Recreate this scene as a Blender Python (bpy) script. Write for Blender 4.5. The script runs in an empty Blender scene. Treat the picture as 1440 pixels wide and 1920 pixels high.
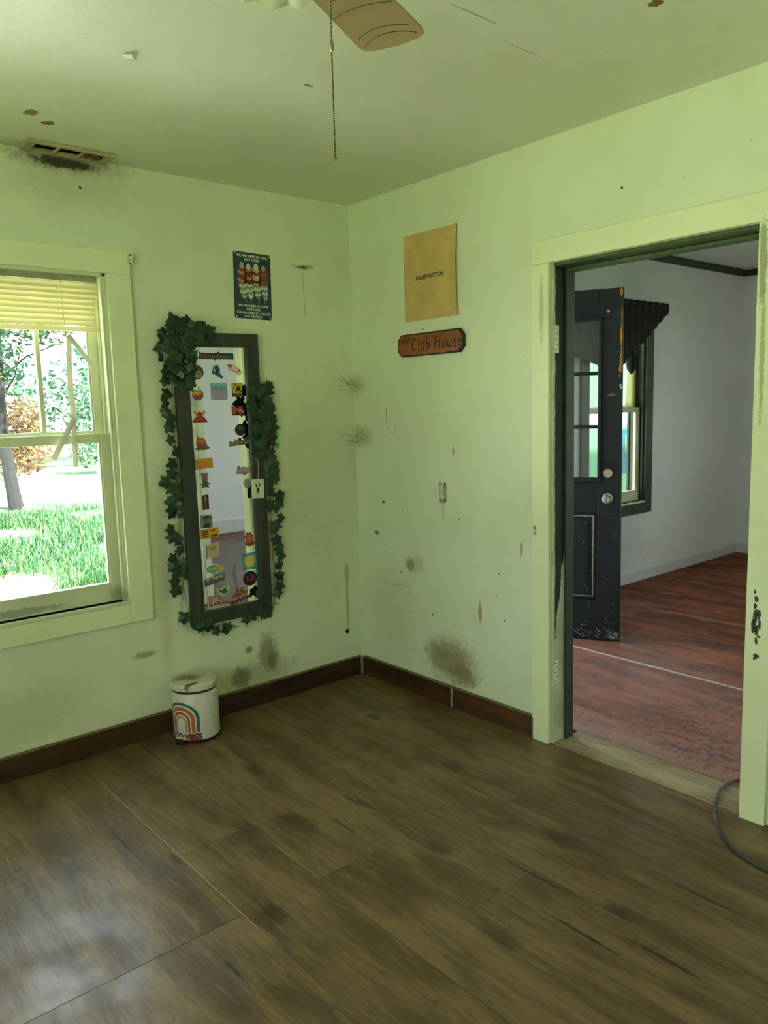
import bpy, bmesh, math, random
from mathutils import Vector, Matrix
random.seed(7)
PI = math.pi
SC = bpy.context.scene
COL = SC.collection

# ------------------------------------------------------------------ camera
cam = bpy.data.cameras.new('camera')
camo = bpy.data.objects.new('camera', cam)
COL.objects.link(camo)
yaw, pit, rol = math.radians(49.8388), math.radians(-7.7313), math.radians(-1.6178)
fw = Vector((math.cos(yaw)*math.cos(pit), math.sin(yaw)*math.cos(pit), math.sin(pit)))
r0 = fw.cross(Vector((0, 0, 1))).normalized()
u0 = r0.cross(fw)
rr = r0*math.cos(rol)+u0*math.sin(rol)
uu = -r0*math.sin(rol)+u0*math.cos(rol)
M = Matrix((rr, uu, -fw)).transposed().to_4x4()
M.translation = Vector((-2.6394, -3.3501, 1.4822))
camo.matrix_world = M
cam.sensor_fit = 'VERTICAL'
cam.sensor_height = 36.0
cam.lens = 1471.8/1920*36.0
cam.clip_start = 0.02
cam.clip_end = 300
SC.camera = camo

# ------------------------------------------------------------------ sky, sun, exposure
w = bpy.data.worlds.new('sky')
SC.world = w
w.use_nodes = True
nt = w.node_tree
nt.nodes.clear()
wo = nt.nodes.new('ShaderNodeOutputWorld')
bg = nt.nodes.new('ShaderNodeBackground')
tc = nt.nodes.new('ShaderNodeTexCoord')
sx = nt.nodes.new('ShaderNodeSeparateXYZ')
rp = nt.nodes.new('ShaderNodeValToRGB')
rp.color_ramp.elements[0].position = 0.0
rp.color_ramp.elements[0].color = (0.96, 1.0, 0.97, 1)
rp.color_ramp.elements[1].position = 0.9
rp.color_ramp.elements[1].color = (0.62, 0.80, 1.0, 1)
nt.links.new(tc.outputs['Generated'], sx.inputs[0])
nt.links.new(sx.outputs['Z'], rp.inputs[0])
nt.links.new(rp.outputs[0], bg.inputs[0])
bg.inputs[1].default_value = 4.2
nt.links.new(bg.outputs[0], wo.inputs[0])

sun = bpy.data.lights.new('sun', 'SUN')
sun.energy = 36.0
sun.angle = math.radians(1.5)
sun.color = (1.0, 0.95, 0.82)
suno = bpy.data.objects.new('sun', sun)
suno.rotation_euler = Vector((-0.04, 0.50, -0.94)).to_track_quat('-Z', 'Y').to_euler()
suno.location = (6, -8, 10)
COL.objects.link(suno)
SC.view_settings.view_transform = 'Standard'
SC.view_settings.look = 'None'
SC.view_settings.gamma = 1
SC.view_settings.use_curve_mapping = False
SC.view_settings.exposure = 0.85
SC.cycles.max_bounces = 14
SC.cycles.diffuse_bounces = 10
SC.cycles.glossy_bounces = 6
SC.cycles.transparent_max_bounces = 16
SC.cycles.caustics_reflective = False
SC.cycles.caustics_refractive = False


def portal(loc, outward, sx_, sz_):
    """sampling portal in a window opening (gives no light of its own)"""
    l = bpy.data.lights.new('window_portal', 'AREA')
    l.shape = 'RECTANGLE'
    l.size = sx_
    l.size_y = sz_
    l.cycles.is_portal = True
    o = bpy.data.objects.new('window_portal', l)
    o.location = loc
    o.rotation_euler = (-Vector(outward)).to_track_quat('-Z', 'Y').to_euler()
    COL.objects.link(o)


# ------------------------------------------------------------------ materials
def lin(h):
    h = h.lstrip('#')
    out = []
    for i in (0, 2, 4):
        c = int(h[i:i+2], 16)/255
        out.append(c/12.92 if c <= .04045 else ((c+.055)/1.055)**2.4)
    return tuple(out)+(1,)


class N:
    def __init__(s, name, rough=.6, metal=0., spec=.5):
        s.m = bpy.data.materials.new(name)
        s.m.use_nodes = True
        s.t = s.m.node_tree
        s.b = s.t.nodes['Principled BSDF']
        s.b.inputs['Roughness'].default_value = rough
        s.b.inputs['Metallic'].default_value = metal
        s.b.inputs['Specular IOR Level'].default_value = spec
        s._p = None

    def n(s, t, **k):
        x = s.t.nodes.new(t)
        for a, v in k.items():
            setattr(x, a, v)
        return x

    def l(s, a, b):
        s.t.links.new(a, b)

    def setin(s, sock, v):
        if isinstance(v, bpy.types.NodeSocket):
            s.l(v, sock)
        else:
            sock.default_value = v

    def pos(s):
        if s._p is None:
            s._p = s.n('ShaderNodeNewGeometry').outputs['Position']
        return s._p

    def vm(s, op, a, b):
        x = s.n('ShaderNodeVectorMath', operation=op)
        s.setin(x.inputs[0], a)
        s.setin(x.inputs[1], b)
        return x.outputs['Value'] if op in ('LENGTH', 'DISTANCE', 'DOT_PRODUCT') else x.outputs[0]

    def ma(s, op, a, b=0., clamp=False):
        x = s.n('ShaderNodeMath', operation=op, use_clamp=clamp)
        s.setin(x.inputs[0], a)
        s.setin(x.inputs[1], b)
        return x.outputs[0]

    def noise(s, vec, scale, detail=3., rough=.55, dist=0.):
        x = s.n('ShaderNodeTexNoise')
        s.setin(x.inputs['Vector'], vec)
        x.inputs['Scale'].default_value = scale
        x.inputs['Detail'].default_value = detail
        x.inputs['Roughness'].default_value = rough
        x.inputs['Distortion'].default_value = dist
        return x.outputs['Fac']

    def rng(s, v, a, b, c=0., d=1., smooth=True):
        x = s.n('ShaderNodeMapRange')
        if smooth:
            x.interpolation_type = 'SMOOTHSTEP'
        s.setin(x.inputs[0], v)
        for i, q in enumerate((a, b, c, d)):
            x.inputs[i+1].default_value = q
        return x.outputs[0]

    def mix(s, f, a, b, mode='MIX'):
        x = s.n('ShaderNodeMix', data_type='RGBA', blend_type=mode)
        s.setin(x.inputs[0], f)
        s.setin(x.inputs[6], a)
        s.setin(x.inputs[7], b)
        return x.outputs[2]

    def color(s, c):
        s.setin(s.b.inputs['Base Color'], c)
        return s

    def bump(s, h, strength=.3, dist=.005):
        x = s.n('ShaderNodeBump')
        x.inputs['Strength'].default_value = strength
        x.inputs['Distance'].default_value = dist
        s.l(h, x.inputs['Height'])
        s.l(x.outputs[0], s.b.inputs['Normal'])


def plain(name, hexc, rough=.6, metal=0., var=.08, scale=40., bump=0.):
    k = N(name, rough, metal)
    c = lin(hexc)
    f = k.noise(k.pos(), scale, 4)
    d = tuple(max(0, x*(1-2*var)) for x in c[:3])+(1,)
    e = tuple(min(1, x*(1+2*var)) for x in c[:3])+(1,)
    k.color(k.mix(k.rng(f, .3, .7), d, e))
    if bump:
        k.bump(f, bump, .003)
    return k.m


def with_stains(k, c, stains, nz=None):
    """marks with a shape of their own: (centre, radii, colour, amount, edge softness)"""
    if nz is None:
        nz = k.ma('ADD', k.ma('MULTIPLY', k.noise(k.pos(), 30, 5, .7), .6), k.ma('MULTIPLY', k.noise(k.pos(), 130, 4, .7), .4))
    for (ctr, rad, hexc, amt, soft) in stains:
        q = k.vm('SUBTRACT', k.pos(), ctr)
        q = k.vm('DIVIDE', q, rad)
        d = k.vm('LENGTH', q, (0, 0, 0))
        d = k.ma('ADD', d, k.ma('MULTIPLY', k.ma('SUBTRACT', nz, .5), 3.0))
        f = k.rng(d, 1+soft*.5, 1-soft*.5, 0, amt)
        c = k.mix(f, c, lin(hexc))
    return c


def specks(k, c, scale, size, keep, hexc):
    v = k.n('ShaderNodeTexVoronoi')
    k.setin(v.inputs['Vector'], k.pos())
    v.inputs['Scale'].default_value = scale
    sp = k.n('ShaderNodeSeparateColor')
    k.l(v.outputs['Color'], sp.inputs[0])
    sel = k.ma('GREATER_THAN', sp.outputs[0], keep)
    dot = k.rng(v.outputs['Distance'], size, size*.6, 0, 1)
    return k.mix(k.ma('MULTIPLY', k.ma('MULTIPLY', sel, dot), .85), c, lin(hexc))


def paint(name, base, dirty, stains=(), rough=.5, speck=True, bump=.12):
    k = N(name, rough)
    f = k.noise(k.pos(), 1.6, 4, .6)
    c = k.mix(k.rng(f, .42, .75, 0, .55), lin(base), lin(dirty))
    f2 = k.noise(k.pos(), 60, 3)
    c = k.mix(k.rng(f2, .5, .8, 0, .10), c, lin(dirty))
    c = with_stains(k, c, stains)
    if speck:
        c = specks(k, c, 9, .035, .83, '#3a3524')
        c = specks(k, c, 23, .05, .9, '#5a5238')
    k.color(c)
    h = k.noise(k.pos(), 14, 5, .6)
    k.bump(h, bump, .01)
    return k.m


def wood(name, light, dark, axis='y', gap=1., rough=.4, rand=True, knots=True, spec=.5, stains=(), grainy=1.):
    k = N(name, rough, 0, spec)
    p = k.pos()
    if rand:
        oi = k.n('ShaderNodeObjectInfo')
        cv = k.n('ShaderNodeCombineXYZ')
        k.l(k.ma('MULTIPLY', oi.outputs['Random'], 7.3), cv.inputs[0])
        k.l(k.ma('MULTIPLY', oi.outputs['Random'], 31.7), cv.inputs[1])
        p = k.vm('ADD', p, cv.outputs[0])
    s1 = {'y': (1, .2, 1), 'x': (.2, 1, 1), 'z': (1, 1, .2)}[axis]
    s2 = {'y': (1, .08, 1), 'x': (.08, 1, 1), 'z': (1, 1, .08)}[axis]
    v1 = k.vm('MULTIPLY', p, s1)
    v2 = k.vm('MULTIPLY', p, s2)
    a = k.noise(v1, 9*gap, 4, .55, .6)
    b = k.noise(v2, 60*gap, 4, .7, .3)
    g = k.noise(v2, 170*gap, 2, .6)
    f = k.ma('ADD', k.ma('MULTIPLY', a, .62), k.ma('MULTIPLY', b, .38))
    c = k.mix(k.rng(f, .36, .66), lin(dark), lin(light))
    dk = tuple(x*.35 for x in lin(dark)[:3])+(1,)
    c = k.mix(k.rng(g, .58, .72, 0, .45*grainy), c, dk)
    cr = k.noise(k.vm('MULTIPLY', p, tuple(x*(1 if x < 1 else 1.6) for x in s1)), 14, 5, .75, 1.2)
    c = k.mix(k.rng(cr, .63, .70, 0, .7*grainy), c, dk)
    c2 = k.noise(k.vm('MULTIPLY', p, tuple(x*(1.2 if x < 1 else 1) for x in s1)), 46, 4, .8, 1.0)
    c = k.mix(k.rng(c2, .64, .70, 0, .8*grainy), c, dk)
    li = k.noise(v1, 26, 3, .6, .4)
    c = k.mix(k.rng(li, .56, .72, 0, .35*grainy), c, tuple(min(1, x*1.35) for x in lin(light)[:3])+(1,))
    if knots:
        vo = k.n('ShaderNodeTexVoronoi')
        k.setin(vo.inputs['Vector'], k.vm('MULTIPLY', k.vm('ADD', p, k.vm('MULTIPLY', k.vm('SUBTRACT', (0, 0, 0), (0, 0, 0)), (1, 1, 1))), tuple(x*2.2 if x == 1 else 1.0 for x in s1)))
        vo.inputs['Scale'].default_value = 1.5
        sp = k.n('ShaderNodeSeparateColor')
        k.l(vo.outputs['Color'], sp.inputs[0])
        d = k.ma('ADD', vo.outputs['Distance'], k.ma('MULTIPLY', k.ma('SUBTRACT', k.noise(p, 22, 3), .5), .16))
        kn = k.ma('MULTIPLY', k.rng(d, .15, .02), k.ma('GREATER_THAN', sp.outputs[1], .45))
        c = k.mix(k.ma('MULTIPLY', kn, .85), c, dk)
    if stains:
        c = with_stains(k, c, stains)
    k.color(c)
    k.l(k.rng(k.noise(p, 6, 4), .3, .7, rough-.08, rough+.14), k.b.inputs['Roughness'])
    k.bump(f, .18, .004)
    return k.m


def glassy(name, tint=(1, 1, 1), refl=.06):
    k = N(name)
    t = k.t
    t.nodes.remove(k.b)
    tr = k.n('ShaderNodeBsdfTransparent')
    tr.inputs[0].default_value = tuple(tint)+(1,)
    gl = k.n('ShaderNodeBsdfGlossy')
    gl.inputs['Roughness'].default_value = .03
    fr = k.n('ShaderNodeLayerWeight')
    f5 = k.ma('POWER', fr.outputs['Facing'], 5.0)
    mx = k.n('ShaderNodeMixShader')
    k.l(k.ma('ADD', k.ma('MULTIPLY', f5, .9), refl, True), mx.inputs[0])
    k.l(tr.outputs[0], mx.inputs[1])
    k.l(gl.outputs[0], mx.inputs[2])
    k.l(mx.outputs[0], t.nodes['Material Output'].inputs[0])
    return k.m


def leafmat(name, cols, transl=.35, rough=.5, rnd='island'):
    k = N(name, rough)
    if rnd == 'island':
        f = k.n('ShaderNodeNewGeometry').outputs['Random Per Island']
    else:
        f = k.n('ShaderNodeObjectInfo').outputs['Random']
    r = k.n('ShaderNodeValToRGB')
    e = r.color_ramp.elements
    e[0].color = lin(cols[0])
    e[1].color = lin(cols[-1])
    for i, c in enumerate(cols[1:-1]):
        q = e.new((i+1)/(len(cols)-1))
        q.color = lin(c)
    k.l(f, r.inputs[0])
    k.color(r.outputs[0])
    if transl:
        tl = k.n('ShaderNodeBsdfTranslucent')
        k.l(r.outputs[0], tl.inputs[0])
        mx = k.n('ShaderNodeMixShader')
        mx.inputs[0].default_value = transl
        k.l(k.b.outputs[0], mx.inputs[1])
        k.l(tl.outputs[0], mx.inputs[2])
        k.l(mx.outputs[0], k.t.nodes['Material Output'].inputs[0])
    return k.m


WALL, WALLD = '#d3dbbe', '#c2caa2'
st_left = [
    ((-.09, 0, .59), (.016, .05, .05), '#a08a5c', .6, .5), ((-.092, 0, .43), (.009, .05, .18), '#a3916a', .6, .5),
    ((-.1, 0, .255), (.012, .05, .014), '#141208', 1, .3),
    ((-.61, 0, .25), (.05, .05, .09), '#6f6a4a', .7, .8), ((-.585, 0, .2), (.03, .05, .05), '#5c583c', .6, .8),
    ((-.72, 0, .29), (.02, .05, .02), '#615c40', .7, .8), ((-.77, 0, .16), (.05, .05, .05), '#4f4b32', .7, .9),
    ((-.66, 0, .15), (.2, .05, .07), '#827a54', .5, 1.2),
    ((-1.26, 0, .39), (.05, .05, .015), '#8a7440', .7, .9),
    ((-1.45, 0, 2.50), (.20, .1, .04), '#4a4022', .6, 1.2), ((-1.45, 0, 2.485), (.11, .06, .02), '#2e1f10', .95, .5),
    ((-1.40, 0, 2.42), (.22, .06, .10), '#6d6436', .2, 1.6), ((-1.39, 0, 2.40), (.006, .05, .006), '#15120a', 1, .3),
    ((-.3, 0, 2.18), (.05, .05, .01), '#5a5436', .5, 1.2), ((-.24, 0, 1.1), (.3, .05, .5), '#b1b78e', .4, 1.4),
    ((-1.15, 0, .75), (.03, .05, .4), '#a08c54', .35, 1.4), ((-.45, 0, .95), (.2, .05, .35), '#b6bb92', .35, 1.4),
    ((-1.9, 0, .25), (.3, .05, .12), '#a9ad80', .4, 1.2),
]
st_right = [
    ((0, -.70, .23), (.05, .15, .10), '#766a3c', .75, 1.1), ((0, -.60, .25), (.05, .07, .05), '#8d8456', .5, 1.1),
    ((0, -.79, .17), (.05, .08, .05), '#7d7040', .7, 1.0),
    ((0, -.42, .67), (.05, .03, .035), '#4f4c36', .7, .8), ((0, -.47, .68), (.05, .05, .04), '#a39c72', .5, 1.3),
    ((0, -.9, .51), (.05, .010, .05), '#8d7440', .75, .4), ((0, -1.15, .84), (.05, .006, .03), '#93793f', .75, .5),
    ((0, -.74, 1.26), (.05, .007, .02), '#8a7440', .7, .6),
    ((0, -.22, .98), (.05, .012, .006), '#2a2414', 1, .4), ((0, -.16, .81), (.05, .02, .012), '#4c4630', .8, .8),
    ((0, -.665, .965), (.05, .004, .045), '#4a442c', .6, .6), ((0, -.77, .94), (.05, .004, .004), '#1a1608', 1, .3),
    ((0, -1.63, 2.25), (.05, .006, .006), '#15120a', 1, .3), ((0, -.55, 1.84), (.05, .004, .006), '#15120a', 1, .3),
    ((0, -.02, 1.6), (.05, .06, .05), '#9fa37a', .5, 1.2), ((0, -.04, 1.32), (.05, .09, .05), '#8c8d66', .5, 1.2),
    ((0, -.25, .42), (.05, .18, .2), '#b0b488', .45, 1.4), ((0, -.35, .62), (.05, .006, .006), '#2a2414', .9, .4),
    ((0, -.58, .44), (.05, .005, .005), '#2a2414', .9, .4), ((0, -1.05, .5), (.05, .005, .005), '#2a2414', .9, .4),
    ((0, -1.02, .71), (.05, .005, .005), '#2a2414', .9, .4), ((0, -.3, .55), (.05, .1, .01), '#a7a67e', .4, 1.2),
]
st_ceil = [
    ((-1.69, -.40, 2.515), (.024, .03, .1), '#8a6a2c', 1, .15), ((-1.61, -.33, 2.515), (.022, .02, .1), '#82642a', 1, .15),
    ((-.62, -2.13, 2.515), (.02, .02, .1), '#7a5a28', 1, .2), ((-1.45, -.03, 2.515), (.24, .07, .1), '#6f6638', .5, 1.2),
    ((-.96, -1.80, 2.515), (.09, .003, .1), '#77744a', .7, .6), ((-.68, -1.74, 2.515), (.07, .003, .1), '#8b8a60', .6, .6),
    ((-1.05, -1.15, 2.515), (.018, .006, .1), '#45421f', .9, .6),
]
m_wall_l = paint('wall_paint_left', WALL, WALLD, st_left)
m_wall_r = paint('wall_paint_right', WALL, WALLD, st_right)
m_wall_x = paint('wall_paint_rear', WALL, WALLD)
m_ceil = paint('ceiling_paint', '#d4dac6', '#c5caac', st_ceil, .45, False, .25)
m_trim = paint('trim_paint', '#dbe2bb', '#c9d09e', [
    ((-.02, -2.18, 0.735), (.03, 0.0075, 0.025), '#2c2412', .95, .3), ((-.02, -2.19, 0.75), (.03, 0.01, 0.015), '#2c2412', .95, .3), ((-.02, -2.176, 0.705), (.03, 0.00875, 0.027499999999999997), '#2c2412', .95, .3), ((-.02, -2.186, 0.69), (.03, 0.00625, 0.02), '#2c2412', .95, .3), ((-.02, -2.195, 0.715), (.03, 0.005, 0.0175), '#2c2412', .95, .3), ((-.02, -2.182, 0.8), (.03, 0.0075, 0.01), '#2c2412', .95, .3), ((-.02, -2.177, 0.822), (.03, 0.00375, 0.0075), '#2c2412', .95, .3), ((-.02, -2.186, 0.655), (.03, 0.005, 0.0125), '#2c2412', .95, .3), ((-.02, -2.188, 0.6), (.03, 0.01, 0.00875), '#2c2412', .95, .3), ((-.02, -2.182, 0.592), (.03, 0.00625, 0.00625), '#2c2412', .95, .3), ((-.02, -2.194, 0.67), (.03, 0.0075, 0.005), '#2c2412', .95, .3), ((-.02, -2.179, 0.775), (.03, 0.005, 0.00875), '#2c2412', .95, .3),
    ((-.02, -2.165, 1.9), (.03, .012, .12), '#4c5a2c', .6, .5),
    ((-.02, -2.172, 1.6), (.03, .008, .2), '#5a6a38', .5, .8), ((-.02, -1.275, 1.85), (.03, .01, .12), '#6b7240', .4, .6),
    ((-.02, -1.238, .945), (.03, .008, .012), '#6e4a1a', .8, .7), ((-.02, -1.238, .925), (.03, .009, .008), '#6e4a1a', .7, .7)], .35, True, .15)
m_sash = paint('sash_paint', '#cdd3b0', '#aaa986', [((-1.34, .05, .68), (.05, .08, .04), '#77704c', .6, 1.2), ((-1.75, .03, .68), (.16, .05, .015), '#8b9080', .8, .4)], .4, True, .2)
m_wall2 = paint('hall_wall_paint', '#e6e9ea', '#d8dcdc', [((2.9, .13, 1.5), (.3, .3, .9), '#b3b7b4', .3, 1.5), ((2.55, .13, .3), (.4, .3, .25), '#aeb2b0', .4, 1.5)], .55, False)
m_ceil2 = paint('hall_ceiling_paint', '#e2e4e2', '#d6d8d6', (), .6, False)
m_base2 = paint('hall_baseboard_paint', '#d9dbdb', '#b5b5ae', (), .5, True)
m_green = plain('dark_green_gloss_paint', '#2a3a2a', .55, 0, .15, 12)
m_jamb = N('old_jamb_paint', .6, 0, .3)
k = m_jamb
_n = k.ma('SUBTRACT', k.noise(k.vm('MULTIPLY', k.pos(), (1, 1, .25)), 45, 4, .7), .5)
_s = k.n('ShaderNodeSeparateXYZ')
k.l(k.pos(), _s.inputs[0])
_c = k.mix(k.rng(k.noise(k.pos(), 9, 4), .4, .7, 0, .6), lin('#c3c8ac'), lin('#9a9c7c'))
_dx = k.rng(k.ma('ADD', _s.outputs['X'], k.ma('MULTIPLY', _n, .02)), .010, .013)
_dz = k.rng(k.ma('ADD', _s.outputs['Z'], k.ma('ADD', k.ma('MULTIPLY', _n, .25), k.ma('MULTIPLY', _s.outputs['X'], -6.0))), .38, .42)
_dy = k.rng(_s.outputs['Y'], -1.9, -1.8)
k.color(k.mix(k.ma('MULTIPLY', k.ma('MULTIPLY', _dx, _dz), _dy), _c, lin('#232d18')))
k.bump(k.noise(k.pos(), 30, 4), .2, .004)
m_jamb = k.m
m_green_lit = plain('dark_green_paint_lit', '#42562c', .5, 0, .15, 12)  # lighter copy of the dark green, painting in room light on the head
m_base = wood('baseboard_wood', '#4a3116', '#241608', 'x', 1, .45, True, False)
m_based = plain('baseboard_top_edge', '#6e5d38', .6)
m_caulk = plain('white_caulk', '#c6c8b8', .7)
m_fill = plain('baseboard_filler', '#8d907a', .7)
m_floor = wood('floor_planks_wood', '#7b6341', '#4e3b24', 'y', 1, .36, True, True, .5, [
    ((-0.46, -1.166, 0), (0.0286, 0.05500000000000001, .1), '#120d07', .5, .9), ((-1.337, -1.021, 0), (0.0286, 0.060500000000000005, .1), '#120d07', .5, .9), ((-0.935, -1.559, 0), (0.026000000000000002, 0.0495, .1), '#120d07', .5, .9), ((-1.115, -2.001, 0), (0.0338, 0.066, .1), '#120d07', .5, .9), ((-1.529, -1.48, 0), (0.026000000000000002, 0.05500000000000001, .1), '#120d07', .5, .9), ((-1.083, -0.638, 0), (0.026000000000000002, 0.05500000000000001, .1), '#120d07', .5, .9), ((-0.583, -1.821, 0), (0.039, 0.08800000000000001, .1), '#120d07', .5, .9), ((-1.153, -1.64, 0), (0.039, 0.11000000000000001, .1), '#120d07', .5, .9), ((-1.18, -1.094, 0), (0.039, 0.099, .1), '#120d07', .5, .9), ((-0.944, -1.105, 0), (0.004, 0.07, .1), '#140f08', .8, .6), ((-0.93, -1.17, 0), (0.006, 0.05, .1), '#140f08', .8, .6), ((-0.819, -1.874, 0), (0.006, 0.1, .1), '#140f08', .8, .6), ((-0.54, -2.31, 0), (0.006, 0.12, .1), '#140f08', .8, .6), ((-1.079, -1.215, 0), (0.005, 0.08, .1), '#140f08', .8, .6), ((-1.711, -0.789, 0), (0.004, 0.1, .1), '#140f08', .8, .6), ((-1.617, -1.01, 0), (0.004, 0.06, .1), '#140f08', .8, .6), ((-1.737, -1.61, 0), (0.006, 0.05, .1), '#140f08', .8, .6), ((-0.939, -2.141, 0), (0.006, 0.12, .1), '#140f08', .8, .6), ((-0.862, -2.357, 0), (0.008, 0.1, .1), '#140f08', .8, .6), ((-0.376, -0.546, 0), (0.02, 0.05, .1), '#140f08', .8, .6), ((-1.6, -.9, 0), (.0025, .7, .1), '#a8946a', .6, .4)])
m_sub = plain('floor_gap_dark', '#120d07', .9)
m_red = wood('red_floor_wood', '#965230', '#4e2416', 'y', 1.2, .58, True, False, .22, [
    ((.9, -1.0, 0), (.75, .75, .1), '#b9a5a0', .20, 1.6), ((.30, -1.45, 0), (.12, .35, .1), '#b4a29c', .2, 1.8),  # pale dust, also painting in the daylight pool from the front door
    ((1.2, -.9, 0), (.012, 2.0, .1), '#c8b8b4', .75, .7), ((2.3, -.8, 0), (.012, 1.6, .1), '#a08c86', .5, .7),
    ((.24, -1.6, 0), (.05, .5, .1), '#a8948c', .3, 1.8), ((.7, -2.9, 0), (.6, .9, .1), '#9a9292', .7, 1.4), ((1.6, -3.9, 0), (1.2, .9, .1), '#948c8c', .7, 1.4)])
m_thr = wood('threshold_wood', '#a6987c', '#7c6d52', 'y', 1, .65, True, False, .2)
m_fray = plain('frayed_carpet_fibre', '#9a8350', .9)
m_glass = glassy('window_glass', (.98, .99, .985), .03)
m_dglass = glassy('door_glass', (.95, .98, .96), .07)
m_mirror = N('mirror_silver', .015, 1.0)
m_mirror.color((.88, .92, .90, 1))
m_mirror = m_mirror.m
m_frame = wood('mirror_frame_wood', '#3c4038', '#25281f', 'z', 1.5, .5, False, False)
m_leaf = leafmat('ivy_leaf', ['#142a1a', '#1d3d22', '#18331d', '#264a26'], 0, .42, 'object')
m_vine = plain('ivy_stem', '#4a5230', .6)
m_slat = leafmat('blind_slat_vinyl', ['#dfdab4', '#e6e2c0'], .42, .45, 'object')
m_slat2 = leafmat('broken_slat_vinyl', ['#d0cfc0', '#dad8ca'], .32, .45, 'object')
m_valance = plain('blind_rail_grey', '#8e8f74', .5)
m_cord = plain('cord_string', '#cfcaa8', .7)
m_white = plain('white_enamel', '#c9c4bd', .35, 0, .04)
m_steel = plain('brushed_steel', '#b8b4a8', .3, 1., .1)
m_brass = plain('dull_brass', '#a89c7c', .35, 1., .1)
m_black = plain('black_plastic', '#0f100f', .45)
m_dark = plain('dark_void', '#060706', .9)
m_cream = plain('cream_plastic', '#d4cfa8', .4)
m_fan = paint('aged_fan_blade', '#a8936a', '#8a7450', (), .5, True)
m_fang = plain('fan_blade_groove', '#3e3220', .6)
m_fanm = plain('fan_body_white', '#d8d5c2', .4)
m_shade = leafmat('frosted_glass_shade', ['#dfe3d2', '#e8ecd8'], .5, .35, 'object')
m_chain = plain('antique_brass_chain', '#4b4530', .4, .6)
m_vent = paint('vent_paint', '#a8a276', '#6c5f38', (), .5, True)
m_tan = plain('kraft_card', '#c4a766', .6, 0, .06, 8)
m_print = plain('black_print', '#15130f', .5)
m_signb = plain('burnt_wood_edge', '#140f08', .5)
m_sign = wood('sign_wood', '#9a5a28', '#7c4218', 'y', 2, .35, False, False)
m_poster = plain('poster_tin_navy', '#1c3a44', .35, 0, .08, 20)
m_pletter = plain('poster_lettering', '#c9d4c2', .5)
m_black_door = N('black_door_paint', .45, 0, .3)
k = m_black_door
_c = k.mix(k.rng(k.noise(k.pos(), 5, 4), .35, .7), lin('#141a1b'), lin('#1a2126'))
_sc = k.noise(k.vm('MULTIPLY', k.pos(), (3, 3, 1)), 30, 6, .8, 2.0)
_sz = k.n('ShaderNodeSeparateXYZ')
k.l(k.pos(), _sz.inputs[0])
_lo = k.rng(_sz.outputs['Z'], 1.0, .02, .70, .60, False)
_th = k.ma('SUBTRACT', _sc, _lo)
_lowz = k.rng(_sz.outputs['Z'], 1.0, .5)
_c = k.mix(k.ma('MULTIPLY', k.rng(_th, 0, .03, 0, .6), _lowz), _c, lin('#8d9698'))
k.color(_c)
m_black_door = k.m
m_bare = plain('bare_orange_wood', '#b5781c', .6, 0, .25, 90)
m_bare2 = plain('chipped_rust_wood', '#8a5c40', .7, 0, .2, 90)
m_curtain = plain('black_curtain_fabric', '#15130f', .85, 0, .3, 60)
m_yellow = leafmat('yellow_curtain_fabric', ['#f2ecc4', '#f4f0d0'], .65, .8, 'object')
m_teal = leafmat('teal_plastic', ['#0c5468', '#0f5c72'], .5, .35, 'object')
m_mint = leafmat('mint_plastic_sheet', ['#6c937a', '#769c82'], .65, .5, 'object')
m_cable = plain('black_cable_rubber', '#1a1e1c', .4)
m_dust = plain('cobweb_dust', '#6c684c', .9)
m_lawn = N('lawn_ground', .9)
k = m_lawn
_f = k.noise(k.pos(), .5, 4, .6)
_c = k.mix(k.rng(_f, .35, .65), lin('#173c1e'), lin('#3a5630'))
_sy = k.n('ShaderNodeSeparateXYZ')
k.l(k.pos(), _sy.inputs[0])
_wob = k.ma('ADD', _sy.outputs['Y'], k.ma('MULTIPLY', k.ma('SUBTRACT', k.noise(k.pos(), .6, 3), .5), 2.0))
_path = k.ma('MULTIPLY', k.rng(_wob, 15.2, 16.0), k.rng(_wob, 23.0, 21.5))
_c = k.mix(_path, _c, lin('#d9d2b8'))
_pale_band = k.ma('MULTIPLY', k.rng(_wob, 7.4, 6.6), k.rng(_wob, -1.0, 0.0))  # pale dry ground by the house, lightened to bounce sun indoors
_c = k.mix(k.ma('MULTIPLY', _pale_band, .95), _c, lin('#b9bf9a'))
k.color(_c)
m_lawn = k.m
m_grass = leafmat('grass_blade', ['#0f3a20', '#174a26', '#245a2a', '#6c7c50'], .3, .6)
m_treeleaf = leafmat('tree_foliage', ['#0c2a20', '#123a2a', '#1d4a30', '#5c6c34'], .45, .6)
m_treeleaf2 = leafmat('far_foliage', ['#20463a', '#346048', '#587850'], .4, .6)
m_redleaf = leafmat('russet_foliage', ['#4c3028', '#604232', '#705634', '#4a5a34'], .4, .6)
m_bark = plain('tree_bark', '#18181a', .9, 0, .3, 30)
m_dwire = plain('rusty_fence_wire', '#1c2220', .9)
m_wire = plain('fence_steel', '#8f9a98', .5, .3)

_SOLID = {}


def solid(hexc, rough=.45):
    if hexc not in _SOLID:
        _SOLID[hexc] = plain('print_'+hexc.strip('#'), hexc, rough, 0, .04, 120)
    return _SOLID[hexc]


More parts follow.
